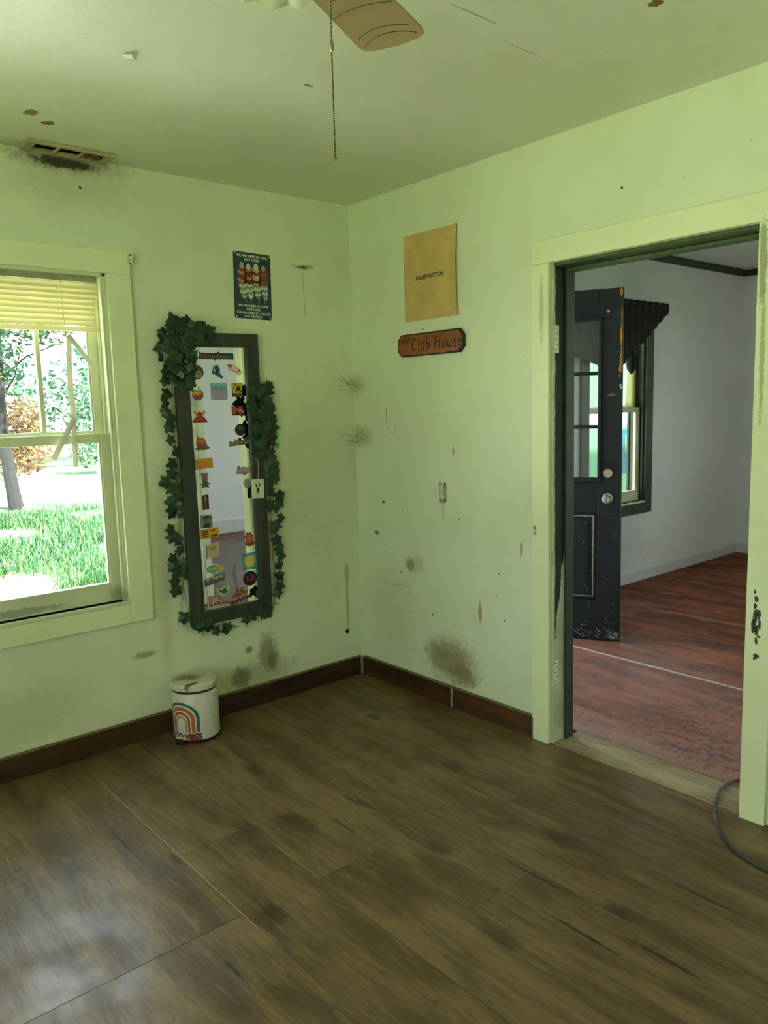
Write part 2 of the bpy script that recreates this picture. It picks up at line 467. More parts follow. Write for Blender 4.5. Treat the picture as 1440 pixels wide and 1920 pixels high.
# ------------------------------------------------------------------ mesh helpers
class MB:
    def __init__(s):
        s.v = []
        s.f = []

    def add(s, vs, fs):
        o = len(s.v)
        s.v += [tuple(x) for x in vs]
        s.f += [tuple(i+o for i in f) for f in fs]
        return s

    def box(s, x0, x1, y0, y1, z0, z1):
        x0, x1 = min(x0, x1), max(x0, x1)
        y0, y1 = min(y0, y1), max(y0, y1)
        z0, z1 = min(z0, z1), max(z0, z1)
        return s.add([(x0, y0, z0), (x1, y0, z0), (x1, y1, z0), (x0, y1, z0), (x0, y0, z1), (x1, y0, z1), (x1, y1, z1), (x0, y1, z1)],
                     [(0, 3, 2, 1), (4, 5, 6, 7), (0, 1, 5, 4), (1, 2, 6, 5), (2, 3, 7, 6), (3, 0, 4, 7)])

    def prism(s, pts, y0, y1):
        """outline in x,z (counter-clockwise), extruded y0 (front, smaller) .. y1"""
        a = sum(pts[i][0]*pts[(i+1) % len(pts)][1]-pts[(i+1) % len(pts)][0]*pts[i][1] for i in range(len(pts)))
        if a < 0:
            pts = pts[::-1]
        n = len(pts)
        vs = [(x, y0, z) for x, z in pts]+[(x, y1, z) for x, z in pts]
        fs = [tuple(range(n)), tuple(range(2*n-1, n-1, -1))]
        for i in range(n):
            j = (i+1) % n
            fs.append((i, i+n, j+n, j))
        return s.add(vs, fs)

    def tube(s, pts, r, n=6, cap=True):
        pts = [Vector(p) for p in pts]
        rings = []
        for i, p in enumerate(pts):
            t = (pts[min(i+1, len(pts)-1)]-pts[max(i-1, 0)])
            t = t.normalized() if t.length > 1e-9 else Vector((0, 0, 1))
            a = t.cross(Vector((.31, .17, .93)))
            if a.length < .05:
                a = t.cross(Vector((1, 0, 0)))
            a.normalize()
            b = t.cross(a)
            ri = r[i] if isinstance(r, (list, tuple)) else r
            rings.append([p+(a*math.cos(2*PI*q/n)+b*math.sin(2*PI*q/n))*ri for q in range(n)])
        vs = [v for rg in rings for v in rg]
        fs = []
        for i in range(len(pts)-1):
            for q in range(n):
                q2 = (q+1) % n
                fs.append((i*n+q, i*n+q2, (i+1)*n+q2, (i+1)*n+q))
        if cap:
            fs.append(tuple(range(n))[::-1])
            fs.append(tuple(range((len(pts)-1)*n, len(pts)*n)))
        return s.add(vs, fs)

    def lathe(s, prof, c=(0, 0, 0), n=24, axis='z'):
        vs, fs = [], []
        for (r, h) in prof:
            for q in range(n):
                a = 2*PI*q/n
                x, y = r*math.cos(a), r*math.sin(a)
                p = {'z': (x, y, h), 'y': (x, h, y), 'x': (h, x, y)}[axis]
                vs.append((p[0]+c[0], p[1]+c[1], p[2]+c[2]))
        for i in range(len(prof)-1):
            for q in range(n):
                q2 = (q+1) % n
                fs.append((i*n+q, i*n+q2, (i+1)*n+q2, (i+1)*n+q))
        fs.append(tuple(range(n))[::-1])
        fs.append(tuple(range((len(prof)-1)*n, len(prof)*n)))
        return s.add(vs, fs)

    def ball(s, c, r, n=6, k=4):
        prof = [(max(1e-5, r*math.sin(PI*i/k)), -r*math.cos(PI*i/k)) for i in range(k+1)]
        return s.lathe(prof, c, n)

    def mesh(s, name):
        me = bpy.data.meshes.new(name)
        me.from_pydata(s.v, [], s.f)
        me.update()
        return me


def link(name, me, mat=None, parent=None, bev=0, smooth=False):
    if mat is not None and not me.materials:
        me.materials.append(mat)
    o = bpy.data.objects.new(name, me)
    COL.objects.link(o)
    if parent:
        o.parent = parent
    if bev:
        b = o.modifiers.new('bevel', 'BEVEL')
        b.width = bev
        b.segments = 2
        b.limit_method = 'ANGLE'
    if smooth:
        bm = bmesh.new()
        bm.from_mesh(me)
        for f_ in bm.faces:
            f_.smooth = True
        for e_ in bm.edges:
            e_.smooth = len(e_.link_faces) != 2 or e_.calc_face_angle(0) < .62
        bm.to_mesh(me)
        bm.free()
    return o


def part(name, mb, mat, parent=None, bev=0, smooth=False, fix=True):
    me = mb.mesh(name)
    if fix:
        bm = bmesh.new()
        bm.from_mesh(me)
        bmesh.ops.recalc_face_normals(bm, faces=bm.faces)
        bm.to_mesh(me)
        bm.free()
    return link(name, me, mat, parent, bev, smooth)


def tag(o, label=None, cat=None, group=None, kind=None):
    if label:
        o['label'] = label
    if cat:
        o['category'] = cat
    if group:
        o['group'] = group
    if kind:
        o['kind'] = kind
    return o


def thing(name, label, cat, loc=(0, 0, 0), rot=(0, 0, 0), group=None, kind=None):
    o = bpy.data.objects.new(name, None)
    o.empty_display_size = .05
    o.location = loc
    o.rotation_euler = rot
    COL.objects.link(o)
    return tag(o, label, cat, group, kind)


def box_part(name, b, mat, parent, bev=.002):
    return part(name, MB().box(*b), mat, parent, bev, False, False)


def ell(cx, cz, rx, rz, n=20, a0=0, a1=2*PI, rot=0):
    out = []
    full = abs(a1-a0-2*PI) < 1e-6
    m = n if full else n+1
    for i in range(m):
        a = a0+(a1-a0)*i/n
        x, z = rx*math.cos(a), rz*math.sin(a)
        out.append((cx+x*math.cos(rot)-z*math.sin(rot), cz+x*math.sin(rot)+z*math.cos(rot)))
    return out


def rrect(cx, cz, wd, ht, r, n=4):
    out = []
    for (sx_, sz_, a) in ((1, 1, 0), (-1, 1, PI/2), (-1, -1, PI), (1, -1, 1.5*PI)):
        for i in range(n+1):
            b = a+PI/2*i/n
            out.append((cx+sx_*(wd/2-r)+r*math.cos(b), cz+sz_*(ht/2-r)+r*math.sin(b)))
    return out


def text_mesh(body, size, bold=0., align='CENTER', shear=0., extr=.0002, space=1., width=None):
    c = bpy.data.curves.new('lettering', 'FONT')
    c.body = body
    c.size = size
    c.align_x = align
    c.align_y = 'CENTER'
    c.offset = bold
    c.shear = shear
    c.extrude = extr
    c.space_line = .85
    c.space_character = space
    c.resolution_u = 3
    o = bpy.data.objects.new('lettering', c)
    COL.objects.link(o)
    dg = bpy.context.evaluated_depsgraph_get()
    me = bpy.data.meshes.new_from_object(o.evaluated_get(dg))
    bpy.data.objects.remove(o)
    xs = [v.co.x for v in me.vertices]
    if width and xs:
        wd = max(xs)-min(xs)
        mid = (max(xs)+min(xs))/2
        for v in me.vertices:
            v.co.x = (v.co.x-mid)*width/wd
    # stand the text up: x right, y -> z, facing -y
    for v in me.vertices:
        x, y, z = v.co
        v.co = (x, -z, y)
    me.materials.clear()
    return me


def text(body, size, mat, parent, x=0, y=0, z=0, rot=0, name='lettering', **kw):
    me = text_mesh(body, size, **kw)
    o = link(name, me, mat, parent)
    o.location = (x, y, z)
    o.rotation_euler = (0, -rot, 0)
    return o


def grid_wall(ax0, ax1, z0, z1, holes, mk):
    """boxes around rectangular holes (a0,a1,b0,b1)"""
    A = sorted({ax0, ax1, *[h[0] for h in holes], *[h[1] for h in holes]})
    B = sorted({z0, z1, *[h[2] for h in holes], *[h[3] for h in holes]})
    mb = MB()
    for i in range(len(A)-1):
        run = None
        for j in range(len(B)-1):
            ca, cb = (A[i]+A[i+1])/2, (B[j]+B[j+1])/2
            hole = any(h[0] < ca < h[1] and h[2] < cb < h[3] for h in holes)
            if hole:
                if run:
                    mb.box(*mk(A[i], A[i+1], run[0], run[1]))
                run = None
            else:
                run = (run[0], B[j+1]) if run else (B[j], B[j+1])
        if run:
            mb.box(*mk(A[i], A[i+1], run[0], run[1]))
    return mb


# ------------------------------------------------------------------ room shell
H = 2.515
H2 = 2.605
XW, YS = -4.3, -4.5          # west and south faces of the room
Y2, X2, YS2 = .13, 4.68, -5.2
DL, DR, DH = -1.31, -2.148, 2.03     # doorway
S = 'structure'
WIN = (-2.075, -1.315, .655, 2.065)      # window in the left wall (x0,x1,z0,z1)
NW = (-3.25, -2.40, .655, 2.065)         # unseen second window of the left wall, added to light the ceiling
WW = [(-3.15, -1.95, .5, 2.2), (-4.35, -3.35, .5, 2.2)]   # west wall windows (y)
HE = [(-4.7, -3.2, .5, 2.2), (-2.7, -1.5, 1.0, 2.2)]     # unseen east windows, added to brighten the room beyond
HW = (2.29, 3.055, .66, 2.11)              # hall window
FD = (.15, 1.06, 0, 2.13)                 # front door opening
TOP = 2.75
tag(part('wall_left', grid_wall(XW-.2, 0, -.5, TOP, [WIN, NW], lambda a, b, c, d: (a, b, 0, .2, c, d)), m_wall_l), kind=S)
tag(part('wall_beyond_left', grid_wall(0, X2+.2, -.5, TOP, [HW, FD], lambda a, b, c, d: (a, b, Y2, .26, c, d)), m_wall2), kind=S)
OUT = (-.687, -.638, 1.012, 1.108)        # outlet hole
tag(part('wall_right', grid_wall(YS-.2, Y2, -.1, TOP, [(DR, DL, -.1, DH), OUT], lambda a, b, c, d: (0, .065, a, b, c, d)), m_wall_r), kind=S)
tag(part('wall_beyond_near', grid_wall(YS2-.2, Y2, -.1, TOP, [(DR, DL, -.1, DH)], lambda a, b, c, d: (.065, .13, a, b, c, d)), m_wall2), kind=S)
tag(part('wall_rear', grid_wall(YS-.2, .0, -.5, TOP, [(a, b, c, d) for a, b, c, d in WW], lambda a, b, c, d: (XW-.2, XW, a, b, c, d)), m_wall_x), kind=S)
tag(part('wall_near', grid_wall(XW, 0, -.5, TOP, [], lambda a, b, c, d: (a, b, YS-.2, YS, c, d)), m_wall_x), kind=S)
tag(part('wall_beyond_end', grid_wall(YS2-.2, Y2, -.1, TOP, HE, lambda a, b, c, d: (X2, X2+.2, a, b, c, d)), m_wall2), kind=S)
tag(part('wall_beyond_rear', MB().box(.13, X2, YS2-.2, YS2, -.1, TOP), m_wall2), kind=S)
VH = (-1.585, -1.315, -.115, -.025)
tag(part('ceiling', grid_wall(XW, 0, YS, 0, [VH], lambda a, b, c, d: (a, b, c, d, H, H+.15)), m_ceil), kind=S)
tag(part('ceiling_beyond', MB().box(.13, X2, YS2, Y2, H2, H2+.1), m_ceil2), kind=S)
m_shingle = plain('roof_shingle_grey', '#4c4a48', .9)
rf = MB()  # unseen roof, added so the house casts a longer shadow outside
yr = (YS2+.26)/2
for (ya, yb, za, zb) in ((-6.0, yr, 2.62, 4.1), (.55, yr, 2.62, 4.1)):
    rf.add([(XW-.7, ya, za), (X2+.7, ya, za), (X2+.7, yb, zb), (XW-.7, yb, zb), (XW-.7, ya, za+.12), (X2+.7, ya, za+.12), (X2+.7, yb, zb+.12), (XW-.7, yb, zb+.12)], [(0, 1, 2, 3), (4, 5, 6, 7), (0, 1, 5, 4), (1, 2, 6, 5), (2, 3, 7, 6), (3, 0, 4, 7)])
tag(part('shadow_roof', rf, m_shingle), kind=S)
# ---- floors: every plank its own piece
fl = tag(part('floor', MB().box(XW, 0.0, YS, 0, -.12, -.012), m_sub), kind=S)
cw = 1.6/6
xs = [-cw*i for i in range(17)]
for i in range(16):
    xa, xb = xs[i+1], xs[i]
    if xb < XW:
        break
    if i in (7, 8):
        continue
    if i == 6:
        xa = xs[9]
    xa = max(xa, XW)
    g0 = .0016 if i == 5 else .0003
    g1 = .0016 if i == 6 else .0003
    js = [-1.42] if i in (6, 7, 8) else [-(.35+(i*.77) % 1.2)-.4]
    while js[-1] > YS+.6:
        js.append(js[-1]-1.83)
    ys = [0.0]+js
    for q in range(len(ys)):
        ya = ys[q]
        yb = ys[q+1] if q+1 < len(ys) else YS
        if ya-yb < .02:
            continue
        e = .0013 if (i in (6, 7, 8) and abs(ya+1.42) < .01) else .0003
        box_part('floor_plank', (xa+g1, xb-g0, max(yb, YS)+.0003, ya-e, -.012, 0), m_floor, fl, .0006)
fl2 = tag(part('floor_beyond', MB().box(0.0, X2, YS2, Y2, -.12, -.012), m_sub), kind=S)
bw = .2525
for i in range(18):
    xa = .19+bw*i
    xb = min(X2, xa+bw)
    cut = [Y2, -1.4-(i*.9) % 1.7, -3.6-(i*.5) % .9, YS2]
    for q in range(3):
        box_part('floor_board', (xa+.0008, xb-.0008, cut[q+1]+.0005, cut[q]-.0005, -.012, 0), m_red, fl2, .001)
box_part('floor_board', (.0, .19, DR-2.9, DR-.02, -.012, -.002), m_red, fl2, .001)

# ---- baseboards
b1 = tag(thing('baseboard_left', None, None), kind=S)
part('board', MB().box(-4.28, -.021, -.02, -.0005, 0, .096), m_base, b1)
part('top_edge', MB().box(-4.28, -.021, -.017, -.0005, .096, .104), m_based, b1, .002)
part('corner_filler', MB().box(-.030, -.020, -.030, -.0205, .002, .1), m_fill, b1, .002)
b2 = tag(thing('baseboard_right', None, None), kind=S)
m_base_y = wood('baseboard_wood_side', '#5a3616', '#2c1a09', 'y', 1, .45, True, False)
part('board', MB().box(-.02, -.0005, -.715, -.031, 0, .096), m_base_y, b2)
part('board', MB().box(-.02, -.0005, -1.222, -.727, 0, .096), m_base_y, b2)
part('top_edge', MB().box(-.017, -.0005, -1.222, -.031, .096, .104), m_based, b2, .002)
part('joint_filler', MB().box(-.022, -.0005, -.7265, -.7155, .002, .1), m_fill, b2, .002)
part('end_filler', MB().box(-.021, -.0005, -1.2295, -1.2225, .002, .095), m_fill, b2, .002)
part('board', MB().box(-.02, -.0005, YS+.02, -2.265, 0, .1), m_base_y, b2)
b3 = tag(thing('baseboard_beyond', None, None), kind=S)
part('board', MB().box(1.25, X2-.015, Y2-.014, Y2-.0005, 0, .085), m_base2, b3, .004)
part('board', MB().box(X2-.014, X2-.0005, YS2+.015, Y2-.0005, 0, .085), m_base2, b3, .004)
part('board', MB().box(.145, X2-.015, YS2+.0005, YS2+.014, 0, .16), m_base2, b3, .004)
t1 = tag(thing('trim_1', None, None), kind=S)
for (a, b) in (((.13, Y2), (X2, Y2)), ((X2, Y2), (X2, YS2))):
    d = Vector((b[0]-a[0], b[1]-a[1])).normalized()
    nrm = Vector((d.y, -d.x))
    prof = [(.0005, H2-.052), (.012, H2-.050), (.02, H2-.035), (.04, H2-.012), (.042, H2-.0005), (.0005, H2-.0005)]
    vs, fs = [], []
    for (px, py) in (a, b):
        for (o_, z_) in prof:
            vs.append((px+nrm.x*o_, py+nrm.y*o_, z_))
    n_ = len(prof)
    fs = [(i, (i+1) % n_, n_+(i+1) % n_, n_+i) for i in range(n_)]+[tuple(range(n_)), tuple(range(2*n_-1, n_-1, -1))]
    part('crown_moulding', MB().add(vs, fs), m_green, t1)


# ---- windows
def make_window(name, u0, u1, z0, z1, loc, rz, mc, ms, depth=.2, cas=.105, lites=3, rail=1.385, apron=True, glass=m_glass, jm=None):
    jm = jm or ms
    W = thing(name, None, None, loc, (0, 0, rz), None, S)
    f = -.02
    for a, b in ((u0-cas, u0), (u1, u1+cas)):
        part('casing', MB().box(a, b, f, -.0005, z0-.1, z1+.0), mc, W, .002)
    part('head_casing', MB().box(u0-cas, u1+cas, f, -.0005, z1+.0005, z1+.095), mc, W, .002)
    part('apron', MB().box(u0+.0005, u1-.0005, f+.002, -.0005, z0-.1, z0-.016), mc, W, .002)
    part('stool', MB().box(u0+.0005, u1-.0005, f+.001, .05, z0-.016, z0), ms, W, .003)
    part('sill', MB().box(u0+.0005, u1-.0005, .0505, depth, z0-.03, z0-.006), ms, W, .003)
    for sd in (0, 1):
        q = u0 if sd == 0 else u1
        sg = 1 if sd == 0 else -1
        part('jamb', MB().box(q+sg*.0005, q+sg*.012, 0, depth, z0, z1), jm, W)
        for (y0_, y1_, w_) in ((.0, .018, .022), (.062, .072, .024), (.122, .14, .026)):
            part('stop_bead', MB().box(q+sg*.0125, q+sg*w_, y0_, y1_, z0+.001, z1-.001), jm, W, .002)
    part('head_jamb', MB().box(u0+.0005, u1-.0005, 0, depth, z1-.012, z1), ms, W)
    a, b = u0+.0135, u1-.0135

    def sash(nm, y0, y1, za, zb, nl, bot, top):
        st = .048
        sf = MB().box(a, a+st, y0, y1, za, zb).box(b-st, b, y0, y1, za, zb).box(a+st, b-st, y0, y1, za, za+bot).box(a+st, b-st, y0, y1, zb-top, zb)
        so = part(nm, sf, ms, W, .003)
        gl0, gl1 = a+st, b-st
        wl = (gl1-gl0-.02*(nl-1))/nl
        for i in range(nl):
            g0_ = gl0+i*(wl+.02)
            part('pane', MB().box(g0_, g0_+wl, (y0+y1)/2-.001, (y0+y1)/2+.001, za+bot, zb-top), glass, so, 0, False, False)
            if i:
                part('muntin', MB().box(g0_-.02, g0_, y0+.004, y1-.004, za+bot, zb-top), ms, so, .004)
        for (x_, s_) in ((gl0, 1), (gl1, -1)):
            part('glazing_bead', MB().box(x_, x_+s_*.007, y0+.004, y0+.016, za+bot, zb-top), ms, so, .002)
    sash('upper_sash', .078, .112, rail-.01, z1-.013, lites, .035, .045)
    sash('lower_sash', .028, .061, z0+.001, rail+.012, 1, .085, .04)
    return W


win1 = make_window('window_1', WIN[0], WIN[1], WIN[2], WIN[3], (0, 0, 0), 0, m_trim, m_sash)
for i, (a, b, c, d) in enumerate(WW):
    make_window('window_%d' % (i+2), a, b, c, d, (XW, 0, 0), PI/2, m_trim, m_sash)
    portal((XW-.16, (a+b)/2, (c+d)/2), (-1, 0, 0), b-a, d-c)
for i, q in enumerate(HE):
    make_window('window_%d' % (i+6), -q[1], -q[0], q[2], q[3], (X2, 0, 0), -PI/2, m_green, m_green)
    portal((X2+.16, (q[0]+q[1])/2, (q[2]+q[3])/2), (1, 0, 0), q[1]-q[0], q[3]-q[2])
portal(((WIN[0]+WIN[1])/2, .16, (WIN[2]+WIN[3])/2), (0, 1, 0), WIN[1]-WIN[0], WIN[3]-WIN[2])
make_window('window_4', NW[0], NW[1], NW[2], NW[3], (0, 0, 0), 0, m_trim, m_sash)
portal(((NW[0]+NW[1])/2, .16, (NW[2]+NW[3])/2), (0, 1, 0), NW[1]-NW[0], NW[3]-NW[2])
win5 = make_window('window_5', HW[0], HW[1], HW[2], HW[3], (0, Y2, 0), 0, m_green, m_sash, .13, .097, 1, 1.40, jm=m_green)
portal((.6, .25, 1.06), (0, 1, 0), .9, 2.1)

# ---- doorway between the rooms
d1 = thing('door_1', None, None, (0, 0, 0), (0, 0, 0), None, S)
cs = .088
part('casing', MB().box(-.02, -.0005, DL, DL+cs, 0, DH+.0005), m_trim, d1, .003)
part('casing', MB().box(-.02, -.0005, DR-cs, DR, 0, DH+.0005), m_trim, d1, .003)
part('head_casing', MB().box(-.02, -.0005, DR-cs-.02, DL+cs, DH+.001, DH+.093), m_trim, d1, .003)
for (y_, s_, mm) in ((DL, -1, m_jamb), (DR, 1, m_jamb)):
    part('jamb', MB().box(.0, .13, y_+s_*.0005, y_+s_*.010, 0, DH), mm, d1, .002)
    part('stop', MB().box(.074, .129, y_+s_*.0105, y_+s_*.021, 0, DH-.015), m_green if s_ < 0 else m_jamb, d1, .003)
part('head_jamb', MB().box(.0, .13, DR+.011, DL-.011, DH-.014, DH-.0005), m_green_lit, d1, .002)
part('stop', MB().box(.074, .129, DR+.022, DL-.022, DH-.028, DH-.0145), m_green_lit, d1, .003)
for (za, zb) in ((1.675, 1.785), (.268, .373)):
    hg = part('hinge_leaf', MB().box(.004, .034, DL-.0125, DL-.0103, za, zb), m_trim, d1, .001)
    for q in range(5):
        sc = MB().lathe([(.0028, -.0012), (.0028, 0)], (.012+.012*(q % 2), DL-.0126, za+.012+(zb-za-.024)*q/4), 8, 'y')
        part('screw_hole', sc, m_dark, hg)
part('threshold', MB().box(.0, .0735, DR+.0105, DL-.0105, -.012, .004).box(.0735, .1295, DR+.0215, DL-.0215, -.012, .004).box(.1295, .185, DR+.0105, DL-.0105, -.012, .004), m_thr, d1, .003)
fr = MB()
for side, xx in ((0, .014), (1, .186)):
    y_ = DL-.05
    while y_ > DR+.05:
        L_ = random.uniform(.006, .02)
        p0 = Vector((xx+random.uniform(-.004, .004), y_, .004))
        dx = (-1 if side == 0 else 1)*random.uniform(.2, 1)
        fr.tube([p0, p0+Vector((dx*L_*.5, random.uniform(-1, 1)*L_*.6, .003)), p0+Vector((dx*L_, random.uniform(-1, 1)*L_, -.0035))], .0007, 3, False)
        y_ -= random.uniform(.002, .009)
tag(part('frayed_edge', fr, m_fray, d1), kind='stuff')

# ---- front door of the room beyond
d2 = thing('door_2', None, None, (0, 0, 0), (0, 0, 0), None, S)
for (a, b) in ((FD[0]+.0005, FD[0]+.016), (FD[1]-.016, FD[1]-.0005)):
    part('jamb', MB().box(a, b, Y2-.0, .26, 0, FD[3]), m_green, d2, .002)
part('head_jamb', MB().box(FD[0]+.017, FD[1]-.017, Y2, .26, FD[3]-.016, FD[3]-.0005), m_green, d2, .002)
part('casing', MB().box(FD[1]+.0005, FD[1]+.1, Y2-.02, Y2-.0005, 0, FD[3]), m_green, d2, .003)
part('head_casing', MB().box(FD[0]-.015, FD[1]+.1, Y2-.02, Y2-.0005, FD[3]+.0005, FD[3]+.1), m_green, d2, .003)
part('sill', MB().box(FD[0]+.017, FD[1]-.017, Y2+.0005, .30, -.02, .008), m_thr, d2, .002)
LW, LH, TH = .90, 2.115, .042
qx, qy = 1.459, -.700
dl = Vector((-.477, .879))
# leaf space: x from latch (0) to hinge (LW), outside face at y=0 looking to the left room, thickness to +y
lx = Vector((dl.x, dl.y, 0))
ly = Vector((.879, .477, 0))
leafM = Matrix(((-lx.x, ly.x, 0, qx), (-lx.y, ly.y, 0, qy), (0, 0, 1, .006), (0, 0, 0, 1)))
# local x axis = -lx so that (x right, y away, z up) stays right handed; latch at x=0, hinge at x=-LW


def lp(name, mb, mat, par=None, bev=0, **kw):
    o = part(name, mb, mat, par, bev, **kw)
    return o


G0, G1 = .140, .760          # glass range from the latch
GZ0, GZ1 = 1.008, 1.930
PZ0, PZ1 = .25, .795
mb = MB()
mb.box(-G0, 0, 0, TH, 0, LH).box(-LW, -G1, 0, TH, 0, LH).box(-G1, -G0, 0, TH, GZ1, LH).box(-G1, -G0, 0, TH, PZ1, GZ0).box(-G1, -G0, 0, TH, 0, PZ0)
mb.box(-.475, -.425, 0, TH, PZ0, PZ1)
leaf = part('leaf', mb, m_black_door, d2, .002)
leaf.matrix_local = leafM
for (a, b) in ((-.425, -G0), (-G1, -.475)):
    part('panel', MB().box(a, b, .012, TH-.012, PZ0, PZ1).box(a+.05, b-.05, .004, TH-.004, PZ0+.05, PZ1-.05), m_black_door, leaf, .004)
    for k_ in range(2):
        e = .008+.012*k_
        mm = MB()
        for (x0, x1, z0, z1) in ((a+e, b-e, PZ0+e, PZ0+e+.005), (a+e, b-e, PZ1-e-.005, PZ1-e), (a+e, a+e+.005, PZ0+e+.0055, PZ1-e-.0055), (b-e-.005, b-e, PZ0+e+.0055, PZ1-e-.0055)):
            mm.box(x0, x1, .006, .0118, z0, z1)
        part('panel_bead', mm, m_steel if k_ == 1 else m_black_door, leaf, .001)
mm = MB()
e = .026
for (x0, x1, z0, z1) in ((-G1-e, -G0+e, GZ1, GZ1+e), (-G1-e, -G0+e, GZ0-e, GZ0), (-G0, -G0+e, GZ0, GZ1), (-G1-e, -G1, GZ0, GZ1)):
    mm.box(x0, x1, -.012, -.0003, z0, z1)
part('glass_moulding', mm, m_black_door, leaf, .006)
gw = (G1-G0)/3
gz = [1.008, 1.3135, 1.630, 1.930]
for i in range(3):
    for j in range(3):
        part('pane', MB().box(-G0-(i+1)*gw+.006, -G0-i*gw-.006, .019, .022, gz[j]+(.011 if j else 0), gz[j+1]-(.011 if j < 2 else 0)), m_dglass, leaf, 0, False, False)
for i in (1, 2):
    part('muntin', MB().box(-G0-i*gw-.006, -G0-i*gw+.006, .008, .034, GZ0, GZ1), m_black_door, leaf, .003)
for j in (1, 2):
    part('muntin', MB().box(-G1, -G0, .0082, .0338, gz[j]-.011, gz[j]+.011), m_black_door, leaf, .003)
dbolt = part('deadbolt', MB().lathe([(.031, -.0003), (.031, -.008), (.027, -.016), (.0255, -.016), (.0255, -.013), (.012, -.013), (.012, -.017), (.001, -.017)], (-.077, 0, 1.036), 24, 'y'), m_brass, leaf, 0, True)
part('door_knob', MB().lathe([(.033, -.0003), (.032, -.008), (.016, -.012), (.014, -.03), (.024, -.038), (.0275, -.05), (.025, -.062), (.017, -.066), (.015, -.064), (.001, -.064)], (-.078, 0, .882), 24, 'y'), m_steel, leaf, 0, True)
part('keyhole', MB().box(-.0795, -.0765, -.0665, -.0642, .874, .890), m_dark, leaf)
part('peephole', MB().lathe([(.009, -.0003), (.008, -.004), (.001, -.004)], (-.085, 0, 1.985), 12, 'y'), m_steel, leaf)
part('strike_edge', MB().box(.0003, .002, .01, .032, .83, .93), m_brass, leaf)
# bare wood where the paint has chipped from the latch edge
cz = [(2.09, .03, .018), (1.965, .05, .011), (1.90, .03, .012), (1.84, .075, .016), (1.755, .04, .012), (1.695, .05, .018), (1.65, .03, .022)]
for (z_, h_, w_) in cz:
    pts = []
    for i in range(12):
        a_ = 2*PI*i/12
        pts.append((-.002-w_*.5+math.cos(a_)*w_*.5*random.uniform(.6, 1), z_+math.sin(a_)*h_*random.uniform(.7, 1)))
    part('paint_chip', MB().prism(pts, -.0009, -.0002), m_bare, leaf)
pts = [(-.06+.03*math.cos(a_*PI/5)*random.uniform(.6, 1), 1.50+.011*math.sin(a_*PI/5)*random.uniform(.6, 1)) for a_ in range(10)]
part('paint_chip', MB().prism(pts, -.0009, -.0002), m_bare2, leaf)
for (x_, z_, r_) in ((-.012, 1.555, .006), (-.018, 1.61, .004), (-.006, 1.54, .007), (-.026, 1.75, .003)):
    part('paint_chip', MB().prism(ell(x_, z_, r_, r_*1.3, 7), -.0009, -.0002), m_caulk, leaf)

g = MB()
rw = random.Random(5)
for i in range(46):
    x0 = -rw.choice([rw.uniform(.01, .06), rw.uniform(.10, .30)])
    z0 = rw.uniform(.0, .05)
    a_ = rw.uniform(0, PI)
    L_ = rw.uniform(.015, .06)
    p0 = Vector((x0, -.0035, z0+.005))
    p1 = p0+Vector((math.cos(a_)*L_*.5, -.004, math.sin(a_)*L_*.3))
    p2 = p0+Vector((math.cos(a_+.4)*L_, -.0025, math.sin(a_)*L_*.7))
    g.tube([leafM @ p for p in (p0, p1, p2)], [.0011, .0009, .0004], 3, False)
for i in range(26):
    x0 = -rw.uniform(.02, .4)
    z0 = rw.uniform(.06, .85)
    a_ = rw.uniform(0, 2*PI)
    L_ = rw.uniform(.01, .05)
    p0 = Vector((x0, -.003, z0))
    p1 = p0+Vector((math.cos(a_)*L_*.5, -.003, math.sin(a_)*L_*.5))
    p2 = p0+Vector((math.cos(a_+.8)*L_, -.0025, math.sin(a_+.8)*L_))
    g.tube([leafM @ p for p in (p0, p1, p2)], [.0006, .0006, .0003], 3, False)
tag(part('cobweb', g, plain('pale_cobweb', '#aab0ae', .9)), 'pale tangled cobweb along the foot of the black door', 'cobweb', None, 'stuff')

# ------------------------------------------------------------------ window blind
bl = thing('window_blind', 'cream horizontal blind bunched at the top of the left window, with snapped hanging slats', 'blind', (0, 0, 0))
part('head_rail', MB().box(-2.045, -1.345, .0195, .0265, 2.026, 2.052), m_valance, bl, .002)
zz = 2.020
for i in range(8):
    xr = -1.346 if i < 3 else -1.362
    dz = -.0215
    ps = []
    for (t, off) in ((0, .0), (.5, -.003), (1, .0)):
        ps.append((.0235+off-.0075*t, zz+dz*t*1.14))
    vs = []
    for x_ in (-2.04, xr):
        for (y_, z_) in ps:
            vs.append((x_, y_-.004, z_))
        for (y_, z_) in reversed(ps):
            vs.append((x_, y_-.0034, z_))
    fs = [(i_, (i_+1) % 6, 6+(i_+1) % 6, 6+i_) for i_ in range(6)]+[tuple(range(6)), tuple(range(11, 5, -1))]
    part('slat', MB().add(vs, fs), m_slat, bl)
    zz += dz
part('bottom_rail', MB().box(-2.04, -1.352, .012, .024, zz-.026, zz-.004), m_slat, bl, .004)


def strip(pts, wd, nrm=(0, -1, 0)):
    """bent hanging slat along a polyline in x,z with real thickness"""
    mb_ = MB()
    n_ = len(pts)
    P = [Vector((p[0], p[1], p[2])) for p in pts]
    vs = []
    for i in range(n_):
        t = (P[min(i+1, n_-1)]-P[max(i-1, 0)]).normalized()
        sd = t.cross(Vector(nrm)).normalized()*wd/2
        for s_, dy in ((-1, 0), (0, -.003), (1, 0)):
            vs.append(P[i]+sd*s_+Vector((0, dy, 0)))
        for s_, dy in ((1, .0008), (0, -.0022), (-1, .0008)):
            vs.append(P[i]+sd*s_+Vector((0, dy, 0)))
    fs = []
    for i in range(n_-1):
        for q in range(6):
            fs.append((i*6+q, i*6+(q+1) % 6, i*6+6+(q+1) % 6, i*6+6+q))
    fs += [tuple(range(6))[::-1], tuple(range(6*n_-6, 6*n_))]
    return mb_.add(vs, fs)


